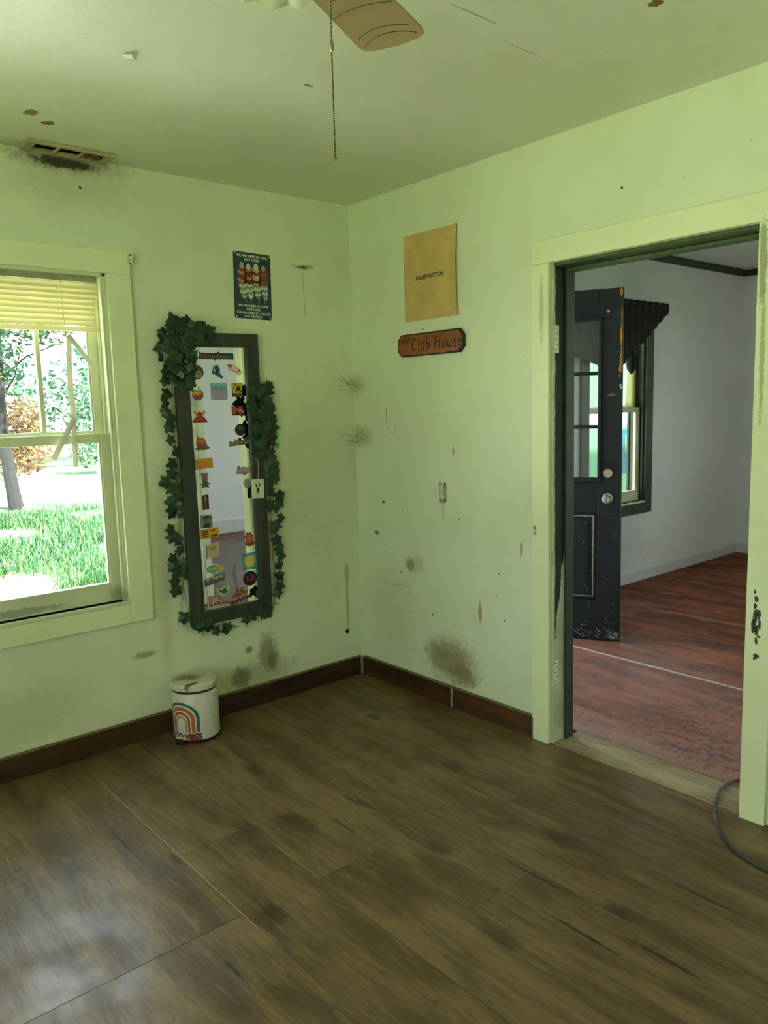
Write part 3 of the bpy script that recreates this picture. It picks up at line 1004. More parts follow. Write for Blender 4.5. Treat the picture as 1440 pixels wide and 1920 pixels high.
part('broken_slat', strip([(-1.479, .012, 1.803), (-1.486, .012, 1.70), (-1.489, .012, 1.58), (-1.483, .012, 1.485), (-1.487, .011, 1.458), (-1.52, .009, 1.405), (-1.584, .006, 1.298)], .023), m_slat2, bl)
part('broken_slat', strip([(-1.484, .007, 1.806), (-1.44, .006, 1.748), (-1.388, .005, 1.676)], .021), m_slat2, bl)
part('broken_slat', strip([(-1.485, .017, 1.47), (-1.488, .017, 1.36), (-1.493, .017, 1.262)], .020), m_slat2, bl)
cd = MB()
cd.tube([(-1.492, .0165, 1.845), (-1.496, .017, 1.70), (-1.502, .018, 1.45), (-1.507, .018, 1.30)], .0009, 4)
cd.tube([(-1.468, .0165, 1.40), (-1.472, .018, 1.30)], .0008, 4)
part('cord', cd, m_cord, bl)
part('cord', MB().tube([(-1.494, .0165, 2.03), (-1.4945, .0148, 1.95), (-1.492, .0135, 1.845)], .0010, 4), m_print, bl)
cd = MB()
for i in range(7):
    z_ = 2.0-.0215*i
    cd.box(-1.513, -1.5105, .0145, .0158, z_-.010, z_-.003)
part('cord', cd, m_cord, bl)

bk = thing('curtain_bracket', 'small metal curtain rod bracket on the top right corner of the window casing', 'bracket', (-1.208, -.0205, 2.13))
part('plate', MB().box(-.010, .010, -.003, 0, -.022, .022), m_cream, bk, .001)
part('hook', MB().box(-.006, .006, -.022, -.0035, -.004, .004).box(-.006, .006, -.025, -.0225, -.004, .014), m_cream, bk, .001)
for z_ in (-.016, .016):
    part('screw', MB().lathe([(.004, -.0045), (.004, -.003)], (0, 0, z_), 8, 'y'), m_dark, bk)

# ------------------------------------------------------------------ leaning mirror and its stickers
MY = -.0125
YAW = .013
mir = thing('framed_mirror', 'tall dark wood framed mirror covered in stickers on the left wall', 'mirror', (-.814, -.0035, 1.154), (0, math.radians(-.5), -YAW))
fwd_ = -.028
ow, oh, iw, ih = .2185, .6815, .151, .6175
for s_ in (-1, 1):
    part('frame_stile', MB().prism([(s_*ow, -oh), (s_*ow, oh), (s_*iw, ih), (s_*iw, -ih)], fwd_, -.001), m_frame, mir, .003)
    part('frame_rail', MB().prism([(-ow, s_*oh), (ow, s_*oh), (iw, s_*ih), (-iw, s_*ih)], fwd_, -.001), m_frame, mir, .003)
part('mirror_glass', MB().box(-iw-.004, iw+.004, MY, -.004, -ih-.004, ih+.004), m_mirror, mir, 0, False, False)
SY = MY-.0002

ST = {
    'bumpboxx': (-0.820, 1.731, 0.177, 0.034), 'round_photo': (-0.925, 1.657, 0.070, 0.065), 'hand': (-0.819, 1.660, 0.061, 0.066), 'skate': (-0.728, 1.670, 0.083, 0.055), 'apple': (-0.926, 1.560, 0.064, 0.065), 'piercing': (-0.816, 1.569, 0.086, 0.079), 'astyle': (-0.719, 1.575, 0.058, 0.065), 'horned': (-0.922, 1.457, 0.076, 0.059), 'mtv': (-0.720, 1.477, 0.067, 0.045), 'black_round': (-0.713, 1.385, 0.061, 0.056), 'mound': (-0.920, 1.332, 0.079, 0.064), 'figures': (-0.720, 1.329, 0.116, 0.048), 'orange_text': (-0.915, 1.237, 0.093, 0.052), 'wordmark': (-0.708, 1.189, 0.079, 0.049), 'hat': (-0.915, 1.157, 0.055, 0.072), 'lovis': (-0.918, 1.055, 0.033, 0.070), 'portrait': (-0.919, 0.964, 0.061, 0.063), 'crime': (-0.906, 0.906, 0.094, 0.051), 'card': (-0.897, 0.820, 0.072, 0.079), 'flame': (-0.695, 0.852, 0.057, 0.074), 'sun': (-0.701, 0.741, 0.078, 0.082), 'chick': (-0.891, 0.734, 0.092, 0.054), 'fry': (-0.895, 0.680, 0.107, 0.054), 'sb': (-0.703, 0.656, 0.078, 0.075), 'bird': (-0.853, 0.620, 0.074, 0.047), 'cookies': (-0.764, 0.597, 0.088, 0.045), 'glaze': (-0.901, 0.579, 0.073, 0.057), 'zigzag': (-0.760, 0.553, 0.130, 0.040), 'pale': (-0.691, 1.123, 0.047, 0.060)}


def sticker(key, label, outline, base, rot=0):
    """outline in unit space (-.5..+.5); returns root and a scaler"""
    x, z, wd, ht = ST[key]
    o = part('sticker', MB().prism([(a*wd, b*ht) for a, b in outline], -.0006, 0), solid(base))
    o.location = (x, SY-.0035-(x+.814)*math.tan(YAW), z)
    o.rotation_euler = (0, -rot, -YAW)
    tag(o, label, 'sticker', 'stickers on the mirror')
    return o, wd, ht


def pr(o, outline, col, wd, ht, name='print', lvl=1):
    return part(name, MB().prism([(a*wd, b*ht) for a, b in outline], -.0006-.00025*lvl, -.00058), solid(col), o)


RECT = [(-.5, -.5), (.5, -.5), (.5, .5), (-.5, .5)]
CIRC = ell(0, 0, .5, .5, 24)
# wordmark along the top
o, a, b = sticker('bumpboxx', 'wide dark wordmark sticker across the top of the mirror', [(-.5, -.42), (-.06, -.42), (-.04, -.7), (.0, -.42), (.5, -.42), (.5, .42), (-.2, .42), (.04, .42), (.06, .62), (.12, .42), (-.42, .42), (-.48, .6), (-.5, .42)][:6]+[(.12, .42), (.06, .62), (.0, .42), (-.42, .42), (-.48, .62)], '#1b2423')
text('bumpboxx', .036, solid('#8b6f68'), o, 0, -.0009, .001, width=a*.92, bold=.0003)
o, a, b = sticker('round_photo', 'round brown and grey picture sticker half under the ivy', CIRC, '#4e4a3a')
pr(o, ell(.06, -.12, .32, .3, 18), '#a39a82', a, b)
pr(o, [(-.3, .1), (.1, .42), (.42, .1), (.3, .02), (.1, .2), (-.1, .12)], '#6e5240', a, b, lvl=2)
pr(o, [(-.05, -.1), (.1, -.06), (.25, -.1), (.1, -.14)], '#3a3128', a, b, lvl=2)
o, a, b = sticker('hand', 'blue raised hand sticker near the top of the mirror', [(-.5, -.05), (-.38, .12), (-.32, .45), (-.2, .32), (-.12, .5), (0, .42), (.05, .46), (.14, .3), (.22, .2), (.18, -.08), (.32, -.2), (.5, -.38), (.36, -.5), (.05, -.36), (-.2, -.22), (-.36, -.2)], '#1f5570')
pr(o, [(-.3, -.02), (-.24, .3), (-.18, .02)], '#b7cdd0', a, b)
pr(o, ell(-.06, -.02, .08, .13, 12), '#10202c', a, b)
pr(o, [(-.02, -.26), (.2, -.2), (.36, -.36), (.26, -.4)], '#2f7690', a, b)
o, a, b = sticker('skate', 'red and white boat shaped lettered sticker at the upper right of the mirror', [(-.5, .42), (-.3, .5), (-.1, .38), (.1, .36), (.3, .1), (.5, -.3), (.3, -.5), (.1, -.4), (-.05, -.12), (-.3, -.14), (-.45, .08)], '#d8c6b4')
pr(o, [(-.46, .4), (-.28, .44), (-.14, .34), (-.2, .14), (-.36, .22)], '#a8322a', a, b)
pr(o, [(.22, .1), (.42, -.2), (.2, -.14)], '#a8322a', a, b)
for q in range(4):
    pr(o, [(-.32+q*.15, .1-q*.11), (-.28+q*.15, .1-q*.11), (-.2+q*.15, -.08-q*.1), (-.25+q*.15, -.08-q*.1)], '#b25a4a', a, b)
# striped apple
cols = ['#4f9a3e', '#d7b02c', '#d07a2c', '#b23a34', '#7c3a78', '#2f6f9c']


def apple_x(t):
    # half width as function of height t 0..1 from bottom
    return .44*math.sqrt(max(0, 1-((t-.56)/.62)**2))*(1 if t > .3 else .72+.93*t)


out = [(apple_x(t/14), -.5+.75*t/14) for t in range(15)]
outl = [(-x_, z_) for x_, z_ in out]
body = out+[(.16, .27), (0, .2), (-.16, .27)]+outl[::-1]
o, a, b = sticker('apple', 'rainbow striped bitten apple sticker on the left of the mirror', body, '#3f6a3a')
for q in range(6):
    t0, t1 = 1-(q+1)/6, 1-q/6
    row = []
    for sgn in (-1, 1):
        side_ = []
        for i in range(5):
            t = t0+(t1-t0)*i/4
            x_ = apple_x(t)*.97
            if sgn > 0:
                dz_ = (t-.62)/.24
                if abs(dz_) < 1:
                    x_ = min(x_, .44-.2*math.sqrt(1-dz_*dz_))
            side_.append((sgn*x_, -.5+.75*t))
        row += side_ if sgn > 0 else []
        if sgn < 0:
            left_ = side_
    pr(o, row+left_[::-1], cols[q], a, b, 'stripe')
dz_ = [(.5, -.06+.17*math.cos(i*PI/8)) for i in range(9)]
part('leaf', MB().prism([(.02*a, .3*b), (.16*a, .36*b), (.2*a, .5*b), (.06*a, .46*b)], -.0008, 0), solid(cols[0]), o)
o, a, b = sticker('piercing', 'square pale blue and pink sticker reading PIERCING', rrect(0, 0, 1, 1, .09), '#7fa9b8')
pr(o, rrect(0, -.2, .9, .5, .09), '#a998b4', a, b)
text('PIERCING', .017, solid('#6a5a86'), o, 0, -.0012, .012, width=a*.8)
for q, (z_, w_) in enumerate(((.0, .5), (-.1, .4), (-.2, .3))):
    pr(o, [(-w_/2, z_-.02), (w_/2, z_-.02), (w_/2, z_+.02), (-w_/2, z_+.02)], '#b07aa0', a, b, lvl=2)
text('Piercing', .012, solid('#c8648c'), o, 0, -.0012, -.032, width=a*.62, shear=.3)
o, a, b = sticker('astyle', 'yellow and black sticker with a large letter A on the mirror', rrect(0, 0, 1, 1, .1), '#16170f')
pr(o, rrect(0, .1, .86, .72, .05), '#d8ae1c', a, b)
text('A', .046, m_print, o, .004, -.0012, .003, bold=.0014)
pr(o, ell(-.18, .36, .08, .07, 12), '#16170f', a, b, lvl=2)
pr(o, ell(-.3, .1, .08, .07, 12), '#16170f', a, b, lvl=2)
text('A-STYLE', .011, solid('#d8ae1c'), o, 0, -.0012, -.0265, width=a*.8)
o, a, b = sticker('horned', 'red hump shaped sticker with two yellow horns', [(-.5, -.44), (-.46, -.32), (-.3, -.08), (-.14, .02), (-.3, .08), (-.4, .3), (-.3, .5), (-.26, .3), (-.18, .2), (-.12, .3), (0, .36), (.12, .3), (.18, .2), (.24, .3), (.3, .5), (.4, .3), (.3, .08), (.14, .02), (.3, -.1), (.44, -.3), (.5, -.42), (.46, -.5), (-.46, -.5)], '#a52a20')
for s_ in (-1, 1):
    pr(o, [(s_*.17, .1), (s_*.3, .14), (s_*.37, .3), (s_*.3, .44), (s_*.28, .28), (s_*.18, .2)], '#c9a63a', a, b)
pr(o, [(-.46, -.47), (.46, -.47), (.46, -.37), (-.46, -.37)], '#4a3a30', a, b)
o, a, b = sticker('mtv', 'small brick red sticker with white letters beside the ivy on the right', [(-.5, -.5), (.5, -.5), (.5, .5), (-.5, .5)], '#23201c')
text('M', .052, solid('#a84634'), o, -.006, -.0009, 0, bold=.003, width=a*.86)
text('TV', .024, solid('#d0d2c6'), o, .014, -.0014, -.006, bold=.0004, shear=.2)
o, a, b = sticker('black_round', 'small round black sticker with grey swirl on the right of the mirror', CIRC, '#24211f')
for q in range(4):
    r1 = .36-.08*q
    pr(o, ell(-.02, -.08, r1, r1*1.1, 10, .5+.1*q, 2.6)+ell(-.02, -.08, r1-.03, (r1-.03)*1.1, 10, .5+.1*q, 2.6)[::-1], '#80797a', a, b)
pr(o, ell(.22, .0, .16, .2, 12), '#4a2c30', a, b)
o, a, b = sticker('mound', 'orange heap shaped sticker with brown banner above the orange text sticker', [(-.5, -.38), (-.3, -.3), (-.36, -.1), (-.3, .36), (-.28, .5), (-.1, .4), (.16, .36), (.28, .1), (.36, -.26), (.5, -.3), (.46, -.42), (.2, -.5), (-.3, -.5)], '#6a4a34')
pr(o, [(-.28, -.02), (-.24, .34), (.14, .32), (.26, -.02)], '#c26a34', a, b)
pr(o, [(-.3, -.22), (.32, -.22), (.3, -.02), (-.28, -.02)], '#7c3226', a, b)
pr(o, [(-.26, -.14), (.26, -.14), (.26, -.10), (-.26, -.10)], '#caa894', a, b, lvl=2)
o, a, b = sticker('figures', 'long sticker with a row of small figures on a dark line', [(-.5, -.44), (-.48, .1), (-.36, .0), (-.3, -.1), (-.2, .3), (-.12, .1), (-.06, .4), (.06, .4), (.1, -.1), (.22, .2), (.28, .5), (.38, .44), (.4, -.1), (.5, -.16), (.5, -.3), (.2, -.3), (.0, -.34)], '#6f7a60')
pr(o, ell(-.22, -.06, .09, .24, 12), '#9c6a34', a, b)
pr(o, ell(0, .22, .07, .2, 12), '#31503c', a, b)
pr(o, ell(.16, -.02, .08, .2, 12), '#8a5a58', a, b)
pr(o, ell(.31, .28, .06, .2, 12), '#2c4a4c', a, b)
pr(o, [(-.48, -.42), (.48, -.24), (.48, -.18), (-.48, -.34)], '#22281f', a, b, lvl=2)
o, a, b = sticker('orange_text', 'orange rectangular sticker with four lines of red lettering', [(-.5, -.5), (.5, -.42), (.48, .5), (-.5, .4)], '#c98a34')
for q, (w_, z_) in enumerate(((.2, .3), (.82, .1), (.4, -.1), (.6, -.28))):
    n_ = int(w_*14)
    for i in range(n_):
        x_ = -w_/2+w_*(i+.5)/n_
        if (i*7+q) % 5 == 4:
            continue
        pr(o, [(x_-.018, z_-.06), (x_+.006, z_-.06), (x_+.02, z_+.06), (x_-.004, z_+.06)], '#a03a20', a, b, 'letter')
o, a, b = sticker('wordmark', 'greyish pink tilted script wordmark sticker on the right of the mirror', [(-.5, -.3), (-.4, .5), (-.26, .5), (-.2, .3), (0, .4), (.2, .3), (.5, .3), (.5, -.05), (.34, -.2), (.1, -.5), (-.2, -.3)], '#8c7a76')
for q in range(6):
    pr(o, [(-.38+q*.13, -.14), (-.34+q*.13, -.14), (-.28+q*.13, .2), (-.32+q*.13, .2)], '#c4b6ae', a, b, 'letter')
o, a, b = sticker('hat', 'striped top hat and moustache sticker on the left of the mirror', [(-.5, -.22), (-.22, -.18), (-.36, .5), (.36, .5), (.22, -.18), (.5, -.14), (.5, -.24), (.2, -.3), (.42, -.42), (.3, -.5), (0, -.42), (-.3, -.5), (-.4, -.42), (-.2, -.3), (-.5, -.3)], '#8f7a70')
for q in range(5):
    f0 = -1+q*.4
    pr(o, [(f0*.21, -.06), ((f0+.2)*.21, -.06), ((f0+.2)*.34, .48), (f0*.34, .48)], '#8a4436' if q % 2 == 0 else '#3f3a38', a, b)
pr(o, [(-.22, -.18), (.22, -.18), (.21, -.05), (-.21, -.05)], '#3c4244', a, b)
pr(o, [(-.48, -.27), (.48, -.2), (.48, -.15), (-.48, -.22)], '#1e2628', a, b, lvl=2)
pr(o, [(-.34, -.46), (-.18, -.3), (0, -.33), (.2, -.28), (.38, -.42), (.16, -.41), (0, -.4), (-.14, -.42)], '#12150f', a, b)
o, a, b = sticker('lovis', 'narrow dark red upright sticker with white vertical letters', RECT, '#4a1a16')
for q, ch in enumerate('LOVIS'):
    text(ch, .014, solid('#d8cfc0'), o, 0, -.0010, .026-.013*q, bold=.0002)
o, a, b = sticker('portrait', 'grey square sticker with a dark capped figure', RECT, '#7d877c')
pr(o, [(-.3, -.46), (-.26, -.12), (.26, -.12), (.3, -.46)], '#2a302c', a, b)
pr(o, ell(0, .12, .24, .2, 14), '#59625a', a, b, lvl=2)
pr(o, [(-.42, .14), (-.3, .3), (-.1, .44), (.2, .42), (.3, .3), (.46, .32), (.4, .22), (.1, .26), (-.2, .24)], '#232a28', a, b, lvl=3)
o, a, b = sticker('crime', 'yellow sticker with black lines of text and black silhouettes', [(-.5, -.5), (.5, -.4), (.5, .5), (-.5, .4)], '#c8981c')
for q in range(4):
    pr(o, [(-.44, .22-q*.17), (-.08, .24-q*.17), (-.08, .33-q*.17), (-.44, .31-q*.17)], '#1b180f', a, b)
pr(o, [(0, .22), (.14, .34), (.44, .36), (.3, .26), (.2, .2)], '#1b180f', a, b)
pr(o, [(.06, -.36), (.16, -.1), (.24, -.24), (.34, .02), (.38, -.2), (.46, -.3), (.4, -.34)], '#1b180f', a, b)
o, a, b = sticker('card', 'cream card sticker with a faint tan oval drawing', [(-.5, -.44), (.5, -.36), (.46, .5), (-.46, .38)], '#c3ad86')
pr(o, ell(0, .16, .3, .15, 16, rot=.15), '#a98a60', a, b)
pr(o, [(-.4, -.44), (-.46, -.42), (-.44, .34), (-.38, .36)], '#8a6a48', a, b)
pr(o, [(-.14, -.22), (.18, -.2), (.18, -.16), (-.14, -.18)], '#a08a68', a, b)
o, a, b = sticker('flame', 'red orange blob sticker with dark red base on the right of the mirror', [(-.46, -.3), (-.3, -.06), (-.5, .22), (-.3, .3), (-.3, .5), (-.1, .4), (.1, .5), (.16, .36), (.42, .2), (.36, 0), (.44, -.26), (.5, -.3), (.4, -.44), (0, -.5), (-.3, -.44)], '#a6472c')
pr(o, ell(0, .06, .24, .26, 14), '#cc6c34', a, b)
pr(o, [(-.38, -.36), (.4, -.24), (.42, -.32), (-.3, -.44)], '#4e1f1a', a, b, lvl=2)
o, a, b = sticker('sun', 'teal square sticker with rays and a yellow round sun', RECT, '#2f8a90')
for q in range(24):
    an = 2*PI*q/24
    c_, s_ = math.cos(an), math.sin(an)
    pr(o, [(c_*.3-s_*.012, s_*.3+c_*.012), (c_*.3+s_*.012, s_*.3-c_*.012), (c_*.47+s_*.02, s_*.47-c_*.02), (c_*.47-s_*.02, s_*.47+c_*.02)], '#a9cfb8', a, b, 'ray')
pr(o, ell(0, 0, .33, .33, 24), '#d9bf38', a, b, lvl=2)
for q in range(3):
    pr(o, [(-.22, .1-q*.11), (.22, .13-q*.11), (.22, .18-q*.11), (-.22, .15-q*.11)], '#d49a92', a, b, lvl=3)
o, a, b = sticker('chick', 'teal oval sticker with yellow lettering and a yellow bird at its right', ell(0, 0, .5, .42, 26), '#c4cda0')
pr(o, ell(-.08, 0, .38, .33, 24), '#4c8f80', a, b)
for q in range(4):
    pr(o, [(-.34+q*.14, -.14), (-.25+q*.14, -.13), (-.24+q*.14, .16), (-.33+q*.14, .15)], '#bcc04e', a, b, 'letter', 2)
pr(o, ell(.3, .0, .13, .24, 14), '#c99a34', a, b, lvl=3)
pr(o, ell(.34, .28, .07, .13, 12), '#b8862c', a, b, lvl=3)
o, a, b = sticker('fry', 'green and red slanted banner sticker near the bottom of the mirror', [(-.5, -.5), (.5, -.14), (.5, .5), (-.5, .14)], '#2a5c3a')
pr(o, [(-.48, -.34), (.48, .0), (.48, .1), (-.48, -.18)][:2]+[(.48, .16), (-.48, -.2)], '#8a3a30', a, b)
text('FRY FRIENDS', .017, solid('#cfd2bc'), o, 0, -.0012, .007, rot=.165, width=a*.9, bold=.0003)
for q in range(7):
    pr(o, ell(-.4+q*.13, -.24+q*.047, .018, .036, 5), '#d8c8b4', a, b, 'star', 2)
o, a, b = sticker('sb', 'round black sticker with red letters at the lower right of the mirror', CIRC, '#1a1718')
text('S.B', .036, solid('#9c2634'), o, 0, -.0010, 0, bold=.0006, width=a*.62)
o, a, b = sticker('bird', 'green leaf shaped sticker with cream border near the bottom of the mirror', [(-.5, .36), (-.2, .2), (.1, .4), (.4, .46), (.5, .2), (.4, -.2), (.1, -.5), (-.2, -.44), (-.38, -.1)], '#bfc796')
pr(o, [(-.42, .28), (-.12, .08), (.1, .24), (.26, .36), (.2, .1), (.3, -.1), (.06, -.26), (-.2, -.2)], '#1f6a42', a, b)
pr(o, [(-.1, -.3), (.16, -.2), (.3, .02), (.34, -.2), (.1, -.4)], '#2c7a4a', a, b)
o, a, b = sticker('cookies', 'brown cookie heap sticker near the bottom of the mirror', [(-.5, -.5), (-.42, -.2), (-.26, .0), (-.2, .36), (0, .3), (.1, .5), (.26, .44), (.3, .1), (.46, .06), (.5, -.2), (.3, -.3), (0, -.34), (-.3, -.48)], '#5c3c22')
for (x_, z_) in ((-.34, -.26), (-.1, -.1), (.14, -.08), (.36, -.08), (-.06, .2), (.16, .26)):
    pr(o, ell(x_, z_, .12, .14, 12), '#9a6a38', a, b, 'cookie')
o, a, b = sticker('glaze', 'white edged sticker reading GRAB ME A GLAZE in the lower left mirror corner', [(-.5, -.5), (.5, -.4), (.5, -.12), (.2, .0), (.18, .5), (-.5, .4)], '#b7b8ac')
text('GRAB', .02, solid('#a2542c'), o, -.010, -.0010, .018, bold=.0008, width=a*.62, rot=.05)
text('ME A', .02, solid('#b0692c'), o, -.012, -.0010, .001, bold=.0008, width=a*.56, rot=.05)
text('GLAZE', .021, solid('#5a1a1a'), o, .0, -.0010, -.017, bold=.0010, width=a*.9, rot=.05)
zz_ = []
for i in range(7):
    zz_ += [(-.46+i*.15, -.5+.1*i), (-.40+i*.15, -.22+.1*i)]
up = [(x_+.02, z_+.42) for x_, z_ in zz_]
o, a, b = sticker('zigzag', 'dark red zigzag arrow sticker along the bottom of the mirror', zz_[:-1]+[(.5, .34)]+up[::-1][1:], '#6e1c22')
for i in range(6):
    pr(o, [(-.4+i*.145, -.2+.1*i), (-.36+i*.145, -.14+.1*i), (-.32+i*.145, -.06+.1*i), (-.37+i*.145, -.1+.1*i)], '#c9a8a0', a, b, 'print')
o, a, b = sticker('pale', 'pale teal round sticker just left of the white paper tag', ell(0, .05, .46, .42, 20), '#9fb5a2')
pr(o, ell(0, .05, .36, .32, 20), '#8ba898', a, b)

# hanging paper tag
tg = thing('paper_tag', 'white paper tag with black bunny head emblem hanging on the mirror frame', 'tag', (-.646, -.0365, 1.096), (0, math.radians(1.5), 0))
part('card', MB().prism(rrect(0, 0, .071, .094, .002), -.001, 0), plain('tag_paper', '#cfd0bd', .7, 0, .03), tg)
part('string', MB().tube([(.002, -.0014, .042), (.006, -.002, .09), (.004, -.002, .13), (.0, -.002, .135)], .0013, 5), m_cord, tg)
part('string', MB().tube([(.004, -.002, .134), (-.004, -.002, .141), (-.009, -.002, .150)], .0011, 5), m_cord, tg)
part('hole', MB().prism(ell(0, .039, .002, .002, 8), -.0013, -.0009), m_dark, tg)
hd = MB()
for pts in (ell(-.0075, .0145, .0036, .0125, 14, rot=.38), ell(.0085, .0155, .0036, .0125, 14, rot=-.30), ell(.001, -.006, .0095, .0085, 18), ell(.0035, -.0135, .0055, .005, 12), [(-.009, -.021), (-.003, -.0175), (.003, -.0205), (.008, -.017), (.0075, -.0235), (.003, -.0215), (-.003, -.0225), (-.008, -.026)]):
    hd.prism(pts, -.0013, -.0009)
part('bunny_emblem', hd, m_print, tg)
part('eye_mark', MB().prism(ell(-.004, -.004, .0013, .0016, 8), -.0016, -.0012), solid('#cfd0bd'), tg)

# ------------------------------------------------------------------ ivy
LEFT = [(-1.033,1.883),(-0.966,1.886),(-0.897,1.861),(-1.085,1.827),(-1.082,1.800),(-1.095,1.758),(-1.088,1.721),(-1.077,1.663),(-1.085,1.618),(-1.086,1.559),(-1.097,1.519),(-1.090,1.477),(-1.074,1.448),(-1.079,1.410),(-1.078,1.355),(-1.048,1.302),(-1.080,1.247),(-1.083,1.201),(-1.116,1.167),(-1.093,1.134),(-1.075,1.095),(-1.097,1.071),(-1.097,1.029),(-1.108,0.952),(-1.098,0.914),(-1.070,0.893),(-1.068,0.848),(-1.104,0.816),(-1.097,0.775),(-1.088,0.743),(-1.104,0.703),(-1.099,0.665),(-1.066,0.529),(-0.909,0.432),(-0.851,0.436),(-1.066,1.148),(-1.051,1.098),(-1.046,1.024),(-1.044,0.736),(-1.038,0.786),(-1.034,1.195),(-1.022,0.490),(-0.946,0.469),(-0.998,0.474),(-1.020,1.858),(-1.000,1.845)]
RIGHT = [(-0.545,1.591),(-0.558,1.566),(-0.549,1.516),(-0.535,1.480),(-0.538,1.430),(-0.534,1.388),(-0.543,1.352),(-0.553,1.323),(-0.553,1.273),(-0.549,1.236),(-0.539,1.193),(-0.560,1.155),(-0.536,1.140),(-0.565,1.118),(-0.564,1.075),(-0.515,1.049),(-0.517,1.017),(-0.574,1.002),(-0.534,0.989),(-0.515,0.936),(-0.546,0.899),(-0.559,0.876),(-0.543,0.828),(-0.533,0.780),(-0.522,0.743),(-0.538,0.696),(-0.537,0.643),(-0.540,0.589),(-0.552,0.557),(-0.710,0.464),(-0.651,0.468),(-0.620,0.462),(-0.669,0.578),(-0.626,0.519),(-0.743,0.459)]
CLP = [(-1.063,1.881),(-0.883,1.861),(-0.845,1.820),(-0.955,1.769),(-0.971,1.650),(-0.988,1.591),(-1.076,1.580),(-1.085,1.742)]
CRP = [(-0.686,1.571),(-0.603,1.588),(-0.587,1.499),(-0.600,1.189),(-0.645,1.244),(-0.680,1.399)]


def leaf_mesh(seed, size=.058):
    rnd = random.Random(seed)
    half = [(.0, -.30), (.10, -.42), (.28, -.46), (.42, -.34), (.36, -.12), (.54, .08), (.50, .18), (.29, .22), (.18, .40), (.0, .64)]
    ring = half+[(-x_, z_) for x_, z_ in half[-2:0:-1]]
    vs = [(0, -.012, .0)]
    for (x_, z_) in ring:
        x2, z2 = x_*rnd.uniform(.9, 1.1)*size, z_*rnd.uniform(.9, 1.1)*size
        vs.append((x2, -.010+.24*abs(x2)+.10*abs(z2), z2))
    n_ = len(ring)
    fs = [(0, 1+i, 1+(i+1) % n_) for i in range(n_)]
    me = bpy.data.meshes.new('ivy_leaf')
    me.from_pydata(vs, [], fs)
    me.materials.append(m_leaf)
    return me


LM = [leaf_mesh(i) for i in range(4)]


def inside(p, poly):
    c = False
    j = len(poly)-1
    for i in range(len(poly)):
        if (poly[i][1] > p[1]) != (poly[j][1] > p[1]) and p[0] < (poly[j][0]-poly[i][0])*(p[1]-poly[i][1])/(poly[j][1]-poly[i][1])+poly[i][0]:
            c = not c
        j = i
    return c


def put_leaf(root, x, z, y, spread=1.0):
    o = bpy.data.objects.new('leaf', random.choice(LM))
    o.location = (x, y, z)
    o.rotation_euler = (random.uniform(-.35, .35)*spread, random.uniform(-PI, PI), random.uniform(-.4, .4)*spread)
    s_ = random.uniform(.82, 1.15)
    o.scale = (s_, s_, s_)
    o.parent = root
    COL.objects.link(o)


def ivy(label, pts, clump, nclump, stem):
    g = thing('ivy_garland', label, 'garland', (0, 0, 0))
    for (x, z) in pts:
        onf = -1.03 < x < -.60 and .47 < z < 1.84
        put_leaf(g, x, z, -.040 if onf else -.022, .7)
    n = 0
    while n < nclump:
        x = random.uniform(min(p[0] for p in clump), max(p[0] for p in clump))
        z = random.uniform(min(p[1] for p in clump), max(p[1] for p in clump))
        if inside((x, z), clump):
            put_leaf(g, x, z, random.uniform(-.072, -.044), 1)
            n += 1
    sm = MB()
    for line in stem:
        P = []
        for i in range(len(line)-1):
            for t in range(6):
                f = t/6
                P.append((line[i][0]*(1-f)+line[i+1][0]*f+random.uniform(-.005, .005), line[i][1]*(1-f)+line[i+1][1]*f, line[i][2]*(1-f)+line[i+1][2]*f+random.uniform(-.004, .004)))
        P.append(line[-1])
        sm.tube(P, .0014, 4)
    main = stem[0]
    for (x, z) in pts:
        best = min(main, key=lambda q: abs(q[2]-z))
        bx = best[0]
        if abs(bx-x) < .12:
            sm.tube([(bx, -.012, z+.025), ((x+bx)/2, -.02, z+.018), (x, -.022, z)], .0009, 3)
    part('stem', sm, m_vine, g)
    return g


ivy('artificial ivy garland down the left edge of the mirror with a thick clump on top', LEFT, CLP, 62,
    [[(-1.045, -.012, 1.86), (-1.05, -.012, 1.6), (-1.05, -.012, 1.3), (-1.055, -.012, 1.1), (-1.062, -.012, .9), (-1.058, -.012, .7), (-1.03, -.012, .48), (-.96, -.012, .46), (-.85, -.012, .447), (-.78, -.012, .425)],
     [(-1.045, -.012, 1.3), (-1.047, -.014, 1.0), (-1.052, -.014, .7), (-1.07, -.012, .58), (-1.085, -.01, .52)],
     [(-.83, -.012, .455), (-.80, -.012, .42)], [(-.95, -.012, .46), (-.98, -.012, .41)]])
ivy('artificial ivy garland trailing down the right edge of the mirror', RIGHT, CRP, 34,
    [[(-.578, -.012, 1.60), (-.572, -.012, 1.4), (-.57, -.012, 1.2), (-.568, -.012, 1.0), (-.56, -.012, .8), (-.558, -.012, .6), (-.565, -.012, .50), (-.60, -.012, .462), (-.70, -.012, .455), (-.76, -.012, .44)],
     [(-.568, -.012, 1.5), (-.56, -.014, 1.2), (-.563, -.012, .95)], [(-.572, -.012, .50), (-.535, -.012, .495)],
     [(-.70, -.012, .45), (-.66, -.012, .425)], [(-.73, -.012, .45), (-.735, -.012, .41)]])

